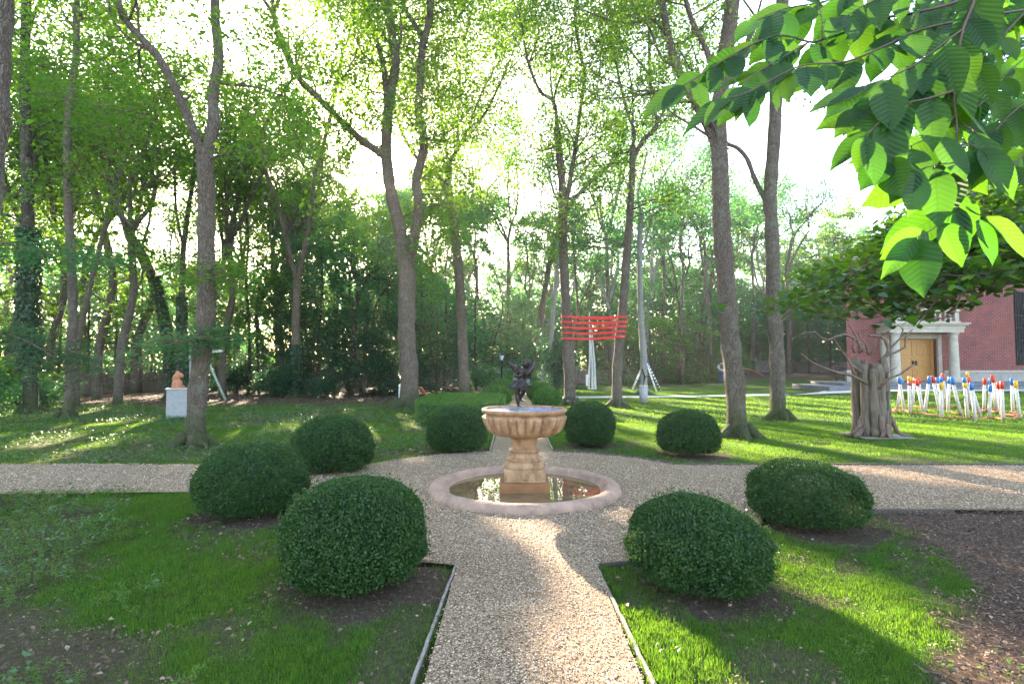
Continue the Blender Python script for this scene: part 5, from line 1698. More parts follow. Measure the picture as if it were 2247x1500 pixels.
# ------------------------------------------------------------------ the trees one can tell apart
def hero(name, label, Y, limbs, crown=None, bark='bark_hero', leaf='leaf', group=None, ivy=None, seed=1, base=None, roots=True, seg=4, crown_z=5.5, cat='tree'):
    """limbs: (pixel points, width px at start, width px at end, depth change, crown branches at the end)"""
    rg = random.Random(seed); rng = np.random.default_rng(seed)
    first = limbs[0][0]
    gx = (first[0][0] - CX) / F * Y
    e = empty(name, (gx, Y, 0), 0, label, cat, group)
    org = Vector((gx, Y, 0))
    mb = MB(); mb.pend = []; tips = []
    allp = []
    for li, (pp, w0, w1, dy, nb) in enumerate(limbs):
        n = len(pp)
        st0 = 0.0
        if li:   # start at the depth of the nearest point of earlier limbs
            a = P(pp[0][0], pp[0][1], Y)
            st0 = min(allp, key=lambda q: (q[0] - a.x) ** 2 + (q[2] - a.z) ** 2)[1] - Y
        P3 = []
        for i, (px, py) in enumerate(pp):
            t = i / (n - 1)
            P3.append(tuple(P(px, py, Y + st0 + dy * t)))
        if li == 0:
            P3[0] = (P3[0][0], Y, -.15)
        cp = catmull(P3, seg)
        m = len(cp)
        kc = F / math.hypot(F, pp[0][0] - CX)      # a pillar off the axis looks wider than it is
        rad = [(w0 + (w1 - w0) * (i / (m - 1)) ** .8) / 2 * Y / F * kc * (1 + .05 * math.sin(i * 1.7 + li) + .04 * math.sin(i * 4.1)) for i in range(m)]
        if li == 0 and roots:
            # extra rings near the ground with a root flare
            z1 = cp[1][2]
            q0, q1 = Vector(cp[0]), Vector(cp[1])
            ins = []; rin = []
            for z, k in ((-.12, 1.75), (.02, 1.5), (.12, 1.25), (.28, 1.10), (.55, 1.03)):
                t = (z - q0.z) / max(.01, q1.z - q0.z)
                if t < .95:
                    ins.append(tuple(q0.lerp(q1, t))); rin.append(rad[0] * k)
            cp = ins + cp[1:]; rad = rin + rad[1:]
        allp += cp
        mb.tube([Vector(q) - org for q in cp], rad, 14 if li == 0 else 10, lump=.05, seed=li)
        if li == 0 and roots:
            for k in range(5):
                a = k * 1.257 + rg.random(); r0 = rad[1]
                mb.tube([Vector((math.cos(a) * r0 * .5, math.sin(a) * r0 * .5, .22)), Vector((math.cos(a) * r0 * 1.1, math.sin(a) * r0 * 1.1, .05)), Vector((math.cos(a) * r0 * 1.7, math.sin(a) * r0 * 1.7, -.06))], [r0 * .42, r0 * .34, r0 * .15], 7)
        d = (Vector(cp[-1]) - Vector(cp[-2])).normalized()
        for k in range(nb):
            th = k * 2.4 + rg.random()
            nd = d + Vector((math.cos(th), math.sin(th), .1)) * .45
            grow(mb, Vector(cp[-1]) - org, nd, rg.uniform(2.2, 4.0) * (1.25 if Y > 15 else .9), rad[-1] * .7, 1, 3, rg, tips, up=.3, nch=(5, 5, 3), wig=.2, shrink=.6, t0=.15, ang=(.4, 1.0))
        # side twigs along thin limbs
        if crown and crown.get('side', 0):
            for q, r_ in zip(cp[2:], rad[2:]):
                if q[2] > crown_z and rg.random() < crown['side']:
                    th = rg.uniform(0, 6.28)
                    grow(mb, Vector(q) - org, (math.cos(th), math.sin(th), .35), rg.uniform(.8, 1.9) * (1 + Y / 30), min(.035, r_ * .4), 2, 3, rg, tips, up=.15, nch=(4, 4, 4), wig=.22, shrink=.6, t0=.2)
    if mb.pend:
        mid = np.array([tuple(q[0][len(q[0]) // 2] + org) for q in mb.pend])
        t = mid[:, 2] / sv.z
        L_ = lit(mid[:, 0] - sv.x * t, mid[:, 1] - sv.y * t)
        for q, b in zip(mb.pend, L_):
            if not b: mb.tube(q[0], q[1], q[2], cap=False)
    mb.build('trunk', M[bark], e)
    if tips and crown:
        V = clusters(tips, crown['m'], crown.get('size', .15), crown.get('s', .38), rng, crown.get('flat', .55))
        link('crown', np_faces('crown', V, 4), M[leaf], e)
    if ivy:
        lo, hi, k, ls = ivy
        main = [(Vector(q), r_) for q, r_ in zip(catmull([tuple(P(px, py, Y)) for px, py in limbs[0][0]], 8), np.linspace(limbs[0][1], limbs[0][2], 8 * (len(limbs[0][0]) - 1) + 1) / 2 * Y / F)]
        C = []; Nn = []
        for _ in range(k):
            z = rg.uniform(lo, hi)
            q, r_ = min(main, key=lambda a: abs(a[0].z - z))
            th = rg.uniform(0, 6.28); rr = r_ * rg.uniform(1.0, 1.35) + .02
            C.append((q.x - gx + math.cos(th) * rr, q.y - Y + math.sin(th) * rr, z)); Nn.append((math.cos(th), math.sin(th), .3))
        V = leaf_quads(np.array(C), ls * rng.uniform(.6, 1.2, k), up=.6, rng=rng, nrm=unit(np.array(Nn)), aspect=.8)
        link('ivy', np_faces('ivy', V, 4), M['ivy'], e)
    return e, allp


CR = dict(m=36, size=.15, s=.36, side=.30)
CRs = dict(m=22, size=.13, s=.30, side=.35)
hero('oak_tree', 'thick grey trunk cut off by the left edge of the photo', 5.9,
     [([(-66, 1128), (-66, 950), (-60, 780), (-52, 600), (-38, 420), (-20, 230), (-16, 100), (-10, 0), (-2, -300), (30, -800)], 104, 90, .3, 3)], CR, seed=21, bark='bark_pale2' if 'bark_pale2' in M else 'bark_hero')
hero('oak_tree', 'dark trunk wrapped in ivy to half its height, far left', 18.0,
     [([(68, 905), (66, 800), (63, 600), (60, 400), (55, 200), (58, 0), (70, -150)], 38, 22, 0, 3), ([(60, 60), (85, 10), (120, -60)], 14, 8, 1, 2)], CR, ivy=(1.4, 6.2, 5200, .10), seed=22, bark='bark_dark')
hero('oak_tree', 'slim straight trunk forking high up, right of the ivy-clad one', 16.5,
     [([(150, 916), (156, 780), (160, 650), (150, 450), (148, 300), (150, 250), (165, 140), (168, 40), (172, -120)], 26, 15, 0, 3), ([(148, 260), (142, 200), (118, 150)], 9, 5, .5, 1),
      ([(168, 60), (185, 20), (205, -40)], 9, 6, .5, 2)], CR, seed=23)
hero('oak_tree', 'thin pale trunk leaning right behind the slim straight one', 20.0,
     [([(166, 895), (172, 760), (190, 660), (212, 570), (230, 500), (248, 420), (285, 320), (305, 270)], 18, 9, .4, 2), ([(246, 430), (268, 470), (292, 500)], 8, 8, 0, 0), ([(285, 330), (240, 250), (225, 160)], 7, 4, .5, 2)], CR, seed=24)
hero('oak_tree', 'forked brown trunk on the left, in front of the grey pedestal', 10.8,
     [([(427, 975), (432, 880), (443, 780), (452, 680), (453, 580), (452, 480), (453, 400), (449, 345)], 46, 40, 0, 0),
      ([(449, 350), (468, 280), (468, 200), (480, 130), (474, 60), (472, 0), (478, -150), (500, -350)], 31, 20, .4, 3),
      ([(447, 352), (430, 300), (405, 240), (378, 180), (350, 130), (320, 95), (280, 50), (258, 0), (240, -120)], 24, 16, -.3, 3),
      ([(398, 225), (412, 215), (432, 190)], 6, 3, 0, 1), ([(305, 75), (303, 40), (300, 0)], 8, 5, 0, 1), ([(453, 600), (466, 590), (478, 575)], 5, 3, -.2, 1)],
     dict(m=24, size=.11, s=.22, side=.16), seed=25, bark='bark_hero')
hero('oak_tree', 'dark ivy-covered trunk just left of the brown forked one', 24.0,
     [([(402, 872), (400, 760), (399, 660), (402, 560), (412, 470), (424, 390), (432, 320)], 17, 9, 0, 2), ([(404, 550), (388, 470), (384, 380), (396, 320)], 8, 5, .5, 2)], CRs, ivy=(.2, 4.6, 3200, .12), seed=26, bark='bark_dark')
hero('oak_tree', 'dark ivy-clad trunk leaning left under the canopy', 25.5,
     [([(378, 868), (372, 780), (358, 690), (335, 600), (300, 530), (268, 480), (246, 440), (235, 380)], 19, 9, .5, 2), ([(310, 545), (330, 470), (320, 400)], 8, 5, .5, 2)], CRs, ivy=(.2, 5.8, 3600, .12), seed=27, bark='bark_dark')
hero('oak_tree', 'twisting forked tree standing right under the low sun', 27.0,
     [([(650, 872), (650, 780), (650, 700), (652, 615)], 20, 19, 0, 0), ([(652, 620), (632, 540), (612, 460), (585, 380), (576, 310), (598, 240), (640, 175)], 13, 7, -.5, 3),
      ([(652, 620), (672, 530), (684, 450), (692, 380), (712, 310), (735, 210), (750, 120)], 14, 8, .5, 3), ([(690, 400), (660, 350), (640, 300)], 6, 4, .5, 1), ([(606, 440), (570, 330), (560, 250)], 5, 3, .5, 1)],
     CRs, ivy=(.1, 2.6, 2600, .12), seed=28)
hero('oak_tree', 'tall double-stemmed tree with smooth sinuous trunks, left of the fountain', 20.0,
     [([(896, 896), (898, 820), (893, 740), (892, 680), (894, 620), (888, 560)], 42, 36, 0, 0),
      ([(888, 580), (876, 500), (860, 430), (852, 385), (848, 335), (850, 260), (860, 190), (868, 140), (860, 80), (850, 0), (845, -120)], 31, 17, -.6, 3),
      ([(896, 590), (910, 520), (920, 455), (913, 400), (926, 345), (931, 305), (919, 250), (922, 180), (926, 110), (940, 55), (945, 0), (950, -150)], 24, 15, .5, 3),
      ([(846, 345), (826, 330), (790, 305), (745, 262), (695, 212), (655, 170), (620, 100), (600, 30)], 19, 12, -.8, 3),
      ([(849, 250), (842, 150), (820, 70), (795, 0), (780, -100)], 14, 9, .5, 2), ([(922, 75), (905, 45), (885, 10), (870, -60)], 12, 9, .2, 2),
      ([(662, 178), (650, 130), (652, 90)], 8, 4, .3, 1), ([(866, 130), (880, 80), (878, 30)], 8, 5, .4, 1), ([(755, 275), (745, 285), (700, 300)], 5, 3, .4, 1)],
     dict(m=64, size=.14, s=.42, side=.42), seed=29)
hero('oak_tree', 'slender trunk fanning into fine branches, right of the double-stemmed tree', 26.0,
     [([(1020, 873), (1016, 780), (1012, 690), (1006, 600), (997, 500), (985, 420), (984, 360)], 25, 17, 0, 0),
      ([(984, 420), (960, 385), (930, 365), (900, 325), (880, 285), (866, 235), (862, 170)], 11, 5, .5, 2), ([(984, 360), (972, 290), (966, 220), (955, 150), (960, 90)], 9, 5, .3, 2),
      ([(986, 355), (1008, 320), (1030, 280), (1052, 265), (1075, 230), (1098, 180)], 9, 5, -.4, 2), ([(1004, 325), (1005, 260), (1010, 180), (1000, 120)], 7, 4, .4, 2), ([(1030, 280), (1050, 220), (1080, 160)], 6, 4, .3, 2),
      ([(968, 240), (945, 190), (935, 140)], 5, 3, .3, 1), ([(984, 380), (978, 330), (975, 300)], 5, 3, .3, 1)],
     dict(m=46, size=.14, s=.38, side=.55), seed=30)
e10, p10 = hero('oak_tree', 'straight trunk at the left end of the red bands', 21.5,
     [([(1252, 889), (1248, 800), (1244, 700), (1238, 600), (1235, 500), (1234, 420), (1228, 345), (1221, 280)], 26, 15, 0, 0),
      ([(1221, 280), (1216, 225), (1185, 200), (1160, 140), (1150, 90), (1140, 30)], 9, 5, .4, 2), ([(1238, 470), (1250, 400), (1262, 330), (1272, 250), (1282, 170), (1272, 110), (1262, 40), (1268, -30)], 12, 6, -.4, 2),
      ([(1214, 230), (1225, 180), (1250, 130), (1258, 80), (1290, 30)], 6, 3, .4, 2), ([(1262, 320), (1245, 280), (1232, 260)], 5, 4, 0, 0), ([(1272, 235), (1300, 205), (1315, 170), (1318, 110)], 5, 3, .4, 1),
      ([(1216, 238), (1208, 170), (1212, 110), (1200, 50)], 5, 3, .4, 2), ([(1225, 320), (1195, 330), (1170, 325)], 4, 3, -.3, 0), ([(1160, 140), (1180, 80), (1175, 30)], 4, 3, .3, 1)],
     dict(m=38, size=.13, s=.38, side=.5), bark='bark', seed=31)
e11, p11 = hero('oak_tree', 'trunk at the right end of the red bands, forking above them', 20.6,
     [([(1354, 893), (1354, 820), (1360, 740), (1368, 660), (1374, 580), (1380, 500), (1384, 430), (1388, 370), (1388, 320)], 24, 14, 0, 0),
      ([(1388, 320), (1392, 290), (1376, 245), (1362, 190), (1348, 120), (1335, 60), (1330, 0)], 8, 5, .4, 2), ([(1388, 350), (1410, 310), (1442, 272), (1430, 225), (1426, 160), (1424, 80), (1420, 10)], 11, 6, -.5, 2),
      ([(1388, 300), (1388, 220), (1380, 150), (1372, 90)], 5, 3, .4, 2), ([(1442, 270), (1460, 235), (1478, 190)], 5, 3, .3, 1), ([(1425, 165), (1390, 120), (1352, 70), (1335, 0)], 6, 4, .3, 2), ([(1380, 250), (1400, 190), (1410, 130)], 4, 3, .3, 1)],
     dict(m=38, size=.13, s=.38, side=.5), bark='bark', seed=32)
hero('oak_tree', 'pale grey trunk rising behind the fluted pedestal', 30.0,
     [([(1412, 862), (1412, 780), (1406, 690), (1404, 600), (1404, 520), (1408, 470)], 17, 11, 0, 0), ([(1408, 480), (1400, 430), (1412, 370), (1420, 330)], 7, 4, .4, 2), ([(1408, 500), (1430, 470), (1470, 460), (1510, 470)], 6, 3, -.4, 2), ([(1404, 560), (1425, 500), (1450, 400), (1480, 350)], 6, 4, .4, 2)],
     dict(m=26, size=.15, s=.4, side=.5), bark='bark_pale', leaf='leaf_cool', seed=33)
hero('oak_tree', 'thick dark-barked trunk in front of the blue plinth, its top behind the big leaves', 12.0,
     [([(1618, 959), (1614, 860), (1603, 760), (1596, 660), (1588, 560), (1583, 470), (1580, 380), (1577, 290), (1582, 200), (1592, 120), (1602, 50), (1610, -60), (1620, -250)], 47, 34, 0, 3),
      ([(1580, 345), (1560, 290), (1532, 235), (1505, 190), (1480, 130), (1465, 70), (1452, 0), (1440, -90)], 26, 15, .5, 2), ([(1578, 200), (1550, 110), (1520, 50), (1505, 0), (1490, -60)], 14, 10, -.4, 2),
      ([(1470, 90), (1435, 45), (1390, 50), (1350, 48), (1300, 30), (1272, 20)], 9, 3, .4, 1), ([(1490, 150), (1455, 130), (1440, 100), (1425, 60)], 9, 5, .3, 2)],
     dict(m=30, size=.085, s=.20, side=.3), seed=34)
hero('oak_tree', 'trunk with a mossy green foot and a limb arching to the left', 16.0,
     [([(1708, 917), (1706, 820), (1701, 720), (1697, 620), (1694, 520), (1690, 440), (1694, 360), (1700, 280), (1705, 180), (1715, 60), (1720, -120)], 36, 28, 0, 3),
      ([(1688, 450), (1672, 425), (1655, 390), (1640, 350), (1618, 325), (1590, 312), (1560, 280)], 13, 9, .8, 0), ([(1705, 200), (1680, 120), (1660, 40)], 12, 8, .4, 2)],
     dict(m=24, size=.11, s=.26, side=.10), bark='bark_moss', seed=35, crown_z=10)
hero('oak_tree', 'leaning grey trunk behind the statue, left of the pale thin one', 34.0,
     [([(1176, 852), (1180, 770), (1188, 690), (1200, 610), (1215, 540), (1240, 470), (1275, 420), (1330, 370)], 17, 8, .5, 2), ([(1208, 570), (1230, 550), (1262, 540), (1330, 545), (1350, 560)], 6, 3, -.5, 1), ([(1240, 470), (1215, 420), (1200, 360)], 7, 4, .5, 2)],
     dict(m=34, size=.17, s=.45, side=.5), bark='bark', leaf='leaf_cool', seed=36)
hero('oak_tree', 'pale thin trunk between the statue and the left end of the red bands', 31.0,
     [([(1208, 858), (1208, 780), (1213, 700), (1220, 620), (1228, 540), (1235, 470)], 12, 7, 0, 2), ([(1228, 545), (1205, 500), (1185, 460)], 5, 3, .4, 2)],
     dict(m=30, size=.15, s=.42, side=.4), bark='bark_pale', leaf='leaf_cool', seed=37)
# slim stems further back
for k, (px, y, w, pts, lab) in enumerate([
    (545, 30, 9, [(545, 862), (548, 740), (540, 620), (545, 520), (538, 430), (550, 340)], 'thin bare stem in the dark woods left of the sunlit fork'),
    (608, 33, 8, [(610, 858), (606, 740), (602, 600), (600, 520), (596, 430)], 'straight thin stem right beside the sunlit fork'),
    (770, 29, 15, [(770, 868), (773, 800), (778, 720), (780, 670), (784, 630)], 'dark short-trunked tree at the edge of the leaf litter'),
    (793, 29, 12, [(793, 868), (800, 800), (802, 720), (808, 670)], 'second dark trunk at the edge of the leaf litter'),
    (1275, 36, 9, [(1262, 850), (1262, 760), (1268, 680), (1262, 600)], 'dark thin stem between the left banded trunk and the obelisk'),
    (1497, 44, 11, [(1498, 838), (1498, 760), (1494, 680), (1500, 600), (1492, 520), (1510, 440)], 'grey stem in the woods behind the bright layered shrubs'),
    (1560, 46, 10, [(1562, 838), (1560, 760), (1556, 680), (1545, 600), (1535, 520)], 'grey stem just left of the thick dark-barked trunk'),
    (1733, 48, 15, [(1733, 828), (1732, 760), (1736, 680), (1726, 600), (1740, 520)], 'grey trunk in the shade right of the mossy-footed one'),
    (1655, 52, 9, [(1655, 825), (1652, 740), (1655, 660), (1650, 560), (1670, 470)], 'thin grey stem between the two thick right trunks'),
]):
    hero('forest_tree', lab, y, [(pts, w, w * .5, 0, 2), ([pts[-2], (pts[-2][0] + 22, pts[-2][1] - 50), (pts[-2][0] + 50, pts[-2][1] - 95)], w * .5, w * .3, .5, 2)],
         dict(m=36, size=.18, s=.5, side=.5), bark='bark_dark' if y < 31 else 'bark', leaf='leaf_cool', seed=60 + k, roots=False, seg=3, crown_z=4 if y > 30 else 3)

# red bands round two trunks
def at_z(pp, z):
    return min(pp[:40], key=lambda q: abs(q[2] - z))


for k, (yl, yr) in enumerate(((693, 694), (705, 705), (717, 715), (729, 726), (741, 737))):
    za = P(1240, yl + 1, 21.3).z; zb_ = P(1366, yr + 1, 20.4).z
    a = at_z(p10, za); b = at_z(p11, zb_)
    A = Vector((a[0], a[1])); B = Vector((b[0], b[1])); ra, rb = .235, .225
    d = (B - A).normalized(); s = Vector((-d.y, d.x))
    ring = []
    def arc(c, r_, a0, a1, z):
        for t in np.linspace(a0, a1, 9):
            v = d * math.cos(t) + s * math.sin(t)
            ring.append((c.x + v.x * r_, c.y + v.y * r_, z))
    arc(A, ra, PI / 2, 3 * PI / 2, za)
    for t in np.linspace(.08, .92, 12):
        q = (A - s * ra).lerp(B - s * rb, t); ring.append((q.x, q.y, za + (zb_ - za) * t - .035 * math.sin(PI * t) * (1 + .4 * k / 4)))
    arc(B, rb, -PI / 2, PI / 2, zb_)
    for t in np.linspace(.08, .92, 12):
        q = (B + s * rb).lerp(A + s * ra, t); ring.append((q.x, q.y, zb_ + (za - zb_) * t - .04 * math.sin(PI * t)))
    n = len(ring); hgt = .068 + .006 * math.sin(k * 2)
    mb = MB()
    cen = (A + B) / 2
    vs = [(x, y, z - hgt / 2) for x, y, z in ring] + [(x, y, z + hgt / 2) for x, y, z in ring]
    vi = []
    for x, y, z in ring:
        v = (cen - Vector((x, y))).normalized() * .008; vi.append((x + v.x, y + v.y, z))
    vs += [(x, y, z - hgt / 2) for x, y, z in vi] + [(x, y, z + hgt / 2) for x, y, z in vi]
    fs = []
    for i in range(n):
        j = (i + 1) % n
        fs += [(i, j, n + j, n + i), (2 * n + j, 2 * n + i, 3 * n + i, 3 * n + j), (n + i, n + j, 3 * n + j, 3 * n + i), (j, i, 2 * n + i, 2 * n + j)]
    mb.add(vs, fs)
    tag(mb.build('red_band', M['red_band'], smooth=False), ('topmost', 'second from top', 'middle', 'second from bottom', 'lowest')[k] + ' of five red bands stretched round two trunks', 'band', 'red bands stretched between two trunks')

# ------------------------------------------------------------------ woods
rw = random.Random(5)
GR = {'cl': 'oaks filling the woods on the left', 'cr': 'oaks filling the woods beyond the lawn', 'ul': 'beeches under the canopy on the left', 'ur': 'beeches along the back fence',
      'hl': 'hemlocks in the shade by the left fence', 'hr': 'hemlocks beside the brick building', 'd': 'layered dogwoods by the back fence', 's': 'shrubs along the fences'}
X = lambda px, y: (px - CX) / F * y
def PL(kind, px, y, sc, lab, g, **k):
    return place(kind, X(px, y), y, sc, lab, GR[g], **k)


L1 = 'tall oak in the woods left of the fountain, its crown hiding the sky'
for px, y, sc in [(-160, 19, 1.0), (20, 25, 1.05), (110, 30, 1.1), (215, 25, 1.0), (300, 31, 1.15), (490, 28, 1.0), (575, 36, 1.05), (150, 40, 1.15), (520, 46, 1.2), (680, 44, 1.05), (-60, 34, 1.2), (-320, 26, 1.1), (-500, 32, 1.2),
                  (30, 46, 1.25), (400, 54, 1.2), (760, 50, 1.05), (860, 46, .95), (-250, 42, 1.2), (620, 62, 1.2), (720, 58, 1.3), (820, 57, 1.3), (770, 65, 1.5), (650, 53, 1.2), (870, 60, 1.35), (262, 22, .9), (190, 34, 1.15), (470, 33, 1.15), (620, 31, .95), (640, 38, 1.05), (-120, 28, 1.1)]:
    PL('canopy', px, y, sc * rw.uniform(.93, 1.07), L1, 'cl')
L2 = 'oak in the hazy woods beyond the lawn and fence'
for px, y, sc in [(900, 52, 1.15), (950, 56, 1.25), (985, 54, 1.2), (1030, 58, 1.3), (1065, 50, 1.08), (1150, 53, 1.15), (1200, 56, 1.2), (1245, 49, 1.0), (1290, 55, 1.15), (1345, 50, 1.05), (1420, 52, 1.12), (1490, 56, 1.1), (1545, 51, .98), (1600, 58, 1.15), (1665, 56, 1.02), (1730, 60, 1.12), (1795, 62, 1.2), (1850, 64, 1.15), (1910, 66, 1.05),
                  (1000, 66, 1.15), (1100, 68, 1.15), (1200, 70, 1.3), (1330, 68, 1.35), (1450, 70, 1.35), (1560, 72, 1.25), (1690, 74, 1.3), (1820, 76, 1.35), (1960, 74, 1.3), (2080, 72, 1.3), (2200, 70, 1.4), (2330, 66, 1.4), (880, 66, 1.1)]:
    PL('far', px, y, sc * rw.uniform(.93, 1.07), L2, 'cr', bark='bark' if rw.random() < .6 else 'bark_pale', leaf=M['leaf_cool'] if rw.random() < .6 else None)
L3 = 'dense green beech filling the shade below the oaks, left of the path'
for px, y, sc in [(505, 33, .8), (570, 30, .75), (620, 35, 1.0), (700, 31, 1.0), (765, 33, 1.1), (835, 31, .9), (925, 33, .95), (975, 37, 1.05), (1045, 34, .85), (1085, 39, .95), (730, 40, 1.2), (60, 31, .7), (330, 36, .8), (450, 37, .85), (1000, 43, 1.1), (-200, 24, .9), (850, 44, 1.2)]:
    PL('under', px, y, sc * rw.uniform(.93, 1.07), L3, 'ul', leaf=M['leaf_dark'] if rw.random() < .22 else (M['leaf_bright'] if rw.random() < .3 else None), bark='bark_dark')
L4 = 'soft green beech standing along the back fence beyond the lawn'
for px, y, sc in [(1130, 49, .85), (1180, 47, .8), (1235, 51, .9), (1290, 52, .9), (1330, 50, .8), (1530, 50, .9), (1590, 53, .95), (1640, 55, 1.0), (1690, 57, 1.05), (1750, 58, 1.05), (1820, 60, 1.1), (1450, 55, 1.1), (1375, 56, 1.05), (1900, 60, 1.1), (2000, 60, 1.1), (1160, 56, 1.1), (1250, 60, 1.2), (1310, 57, 1.2), (1410, 58, 1.25), (1480, 59, 1.3), (1560, 58, 1.25), (1620, 61, 1.3), (1340, 62, 1.4), (1520, 64, 1.5), (1700, 63, 1.35), (1780, 65, 1.4), (1110, 60, 1.2), (1200, 64, 1.4), (1040, 56, 1.2)]:
    PL('under', px, y, sc * rw.uniform(.93, 1.07), L4, 'ur')
for px, y, sc in [(195, 30.5, .62), (255, 32, .70), (310, 31, .62), (130, 32, .60)]:
    PL('hemlock', px, y, sc, 'dark drooping hemlock in front of the shaded board fence on the left', 'hl', bark='bark_dark')
for px, y, sc in [(1725, 55, .72), (1775, 53, .70), (1822, 52, .66), (1865, 50, .70), (1700, 60, .8)]:
    PL('hemlock', px, y, sc, 'dark hemlock between the thick trunks and the brick building', 'hr', bark='bark')
for px, y, sc in [(1375, 43.5, .95), (1430, 44, 1.1), (1490, 44.5, 1.15), (1540, 45.5, .95), (1590, 49, 1.0)]:
    PL('layered', px, y, sc, 'bright green layered dogwood in front of the brown back fence', 'd')
PL('layered', 690, 29.5, 1.0, 'dark glossy layered tree at the edge of the leaf litter, left one', 'd', leaf=M['leaf_dark'])
PL('layered', 800, 28.5, .95, 'dark glossy layered tree arching over the leaf litter by the double-stemmed tree', 'd', leaf=M['leaf_dark'])
PL('layered', 960, 30.5, .95, 'dark glossy layered tree behind the hedge, between two slender trunks', 'd', leaf=M['leaf_dark'])
for px, y, sc, lab in [(1225, 31.0, 1.0, 'upright dark evergreen shrub between the pale thin trunk and the banded trunk'), (40, 22, .9, 'sunlit yellow-green shrub behind the ivy-clad trunk'), (-70, 17, .7, 'low leafy shrub at the left edge beyond the path'),
                       (620, 27, .7, 'dark low shrub at the foot of the sunlit fork'), (705, 26.5, .55, 'small dark shrub at the edge of the woods'), (1150, 42, .7, 'shrub in front of the pale grey fence'), (1060, 36, .7, 'shrub left of the lamp post'),
                       (110, 20.5, .5, 'small shrub beside the foot of the slim straight trunk'), (520, 30, .8, 'shrub among the thin stems left of the woods edge')]:
    PL('bush', px, y, sc * (1.0 if px != 1225 else .8), lab, 's', leaf=M['leaf_bright'] if px in (40,) else (M['leaf_dark'] if px in (1225, 620, 705, 520) else None), zs=1.55 if px == 1225 else None)
for px, y, sc in [(1015, 50, 1.5), (1115, 51, 1.55), (1335, 50, 1.55), (1455, 51, 1.5), (1540, 50, 1.35)]:
    PL('open', px, y, sc, 'slender open-crowned oak rising above the woods behind the fence', 'cr')
# evergreen columns / more woods out of the frame so that light and reflections stay true
for px, y, sc in [(-900, 16, 1.0), (-1300, 14, 1.1)]:
    PL('canopy', px, y, sc, 'tall oak outside the left edge of the view', 'cl')
place('canopy', 36, 22, 1.1, 'tall oak to the right of the brick building forecourt', 'oaks on the right of the garden')
place('canopy', 46, 50, 1.2, 'tall oak behind the brick building', 'oaks on the right of the garden')

# far woods that read as one mass
rng = np.random.default_rng(77)
n = 260000
th = rng.uniform(-1.15, 1.15, n); rr = rng.uniform(72, 92, n)
x = np.sin(th) * rr; y = np.cos(th) * rr
top = 10 + 8 * fbm(x * .11, y * .11, 5)
z = top * rng.random(n) ** 1.1
k = fbm(x * .35 + z * .2, z * .45 + y * .1, 8) > .40
C = np.stack([x, y, z], 1)[k]
V = leaf_quads(C, .65 * rng.uniform(.5, 1.3, len(C)), up=.6, rng=rng)
tag(link('distant_woods', np_faces('distant_woods', V, 4), M['leaf_cool']), 'distant leafy woods closing the view behind the garden trees', 'woods', kind='stuff')

# low sprays of leaves hanging in front of the left trunks
def spray(label, pxs, Y, m, size, s, mat, seed, group='leafy sprays hanging low on the left', src=None, bark='twig'):
    rg = random.Random(seed); rng = np.random.default_rng(seed)
    o = P(pxs[0][0], pxs[0][1], Y)
    e = empty('leafy_branch', o, 0, label, 'branch', group)
    mb = MB(); tips = []
    pts = [P(a, b, Y + rg.uniform(-.5, .5)) - o for a, b in pxs]
    cp = catmull([tuple(q) for q in pts], 3)
    mb.tube(cp, [.022 * (1 - .75 * i / len(cp)) for i in range(len(cp))], 6)
    for q in cp[1:]:
        for _ in range(3):
            th = rg.uniform(0, 6.28)
            grow(mb, q, (math.cos(th), math.sin(th), .05), .75 * Y / 12, .008, 2, 3, rg, tips, up=-.05, nch=(3, 3, 4), wig=.15, shrink=.6, t0=.2, minr=.002)
    mb.build('twigs', M[bark], e)
    link('foliage', np_faces('foliage', clusters(tips, m, size, s, rng, .18, up=1.2), 4), M[mat], e)
    return e


spray('leafy branch crossing in front of the ivy-clad trunk', [(-40, 520), (60, 545), (160, 560), (250, 585)], 14, 7, .13, .18, 'leaf_cool', 1)
spray('lower leafy branch sweeping past the ivy-clad trunk', [(-60, 740), (20, 735), (90, 765), (150, 810)], 14.5, 9, .13, .20, 'leaf_dark', 2)
spray('bright leafy branch high on the left between the slim trunks', [(40, 130), (120, 150), (220, 130), (300, 100)], 13, 6, .12, .22, 'leaf_bright', 3)
spray('leafy branch over the left canopy beside the forked trunk', [(330, 250), (250, 240), (150, 215), (80, 190)], 15, 5, .13, .24, 'leaf_bright', 4)
spray('leafy branch hanging left of the forked brown trunk', [(420, 160), (360, 200), (300, 260), (230, 330)], 14, 5, .13, .24, 'leaf_bright', 5)
spray('small green sprig growing from the forked brown trunk', [(452, 600), (462, 592), (474, 600), (478, 615)], 10.6, 5, .10, .10, 'leaf_bright', 6)
spray('dark green sprig low on the forked brown trunk', [(446, 745), (430, 740), (410, 745), (395, 752)], 10.6, 6, .10, .13, 'leaf_cool', 7)


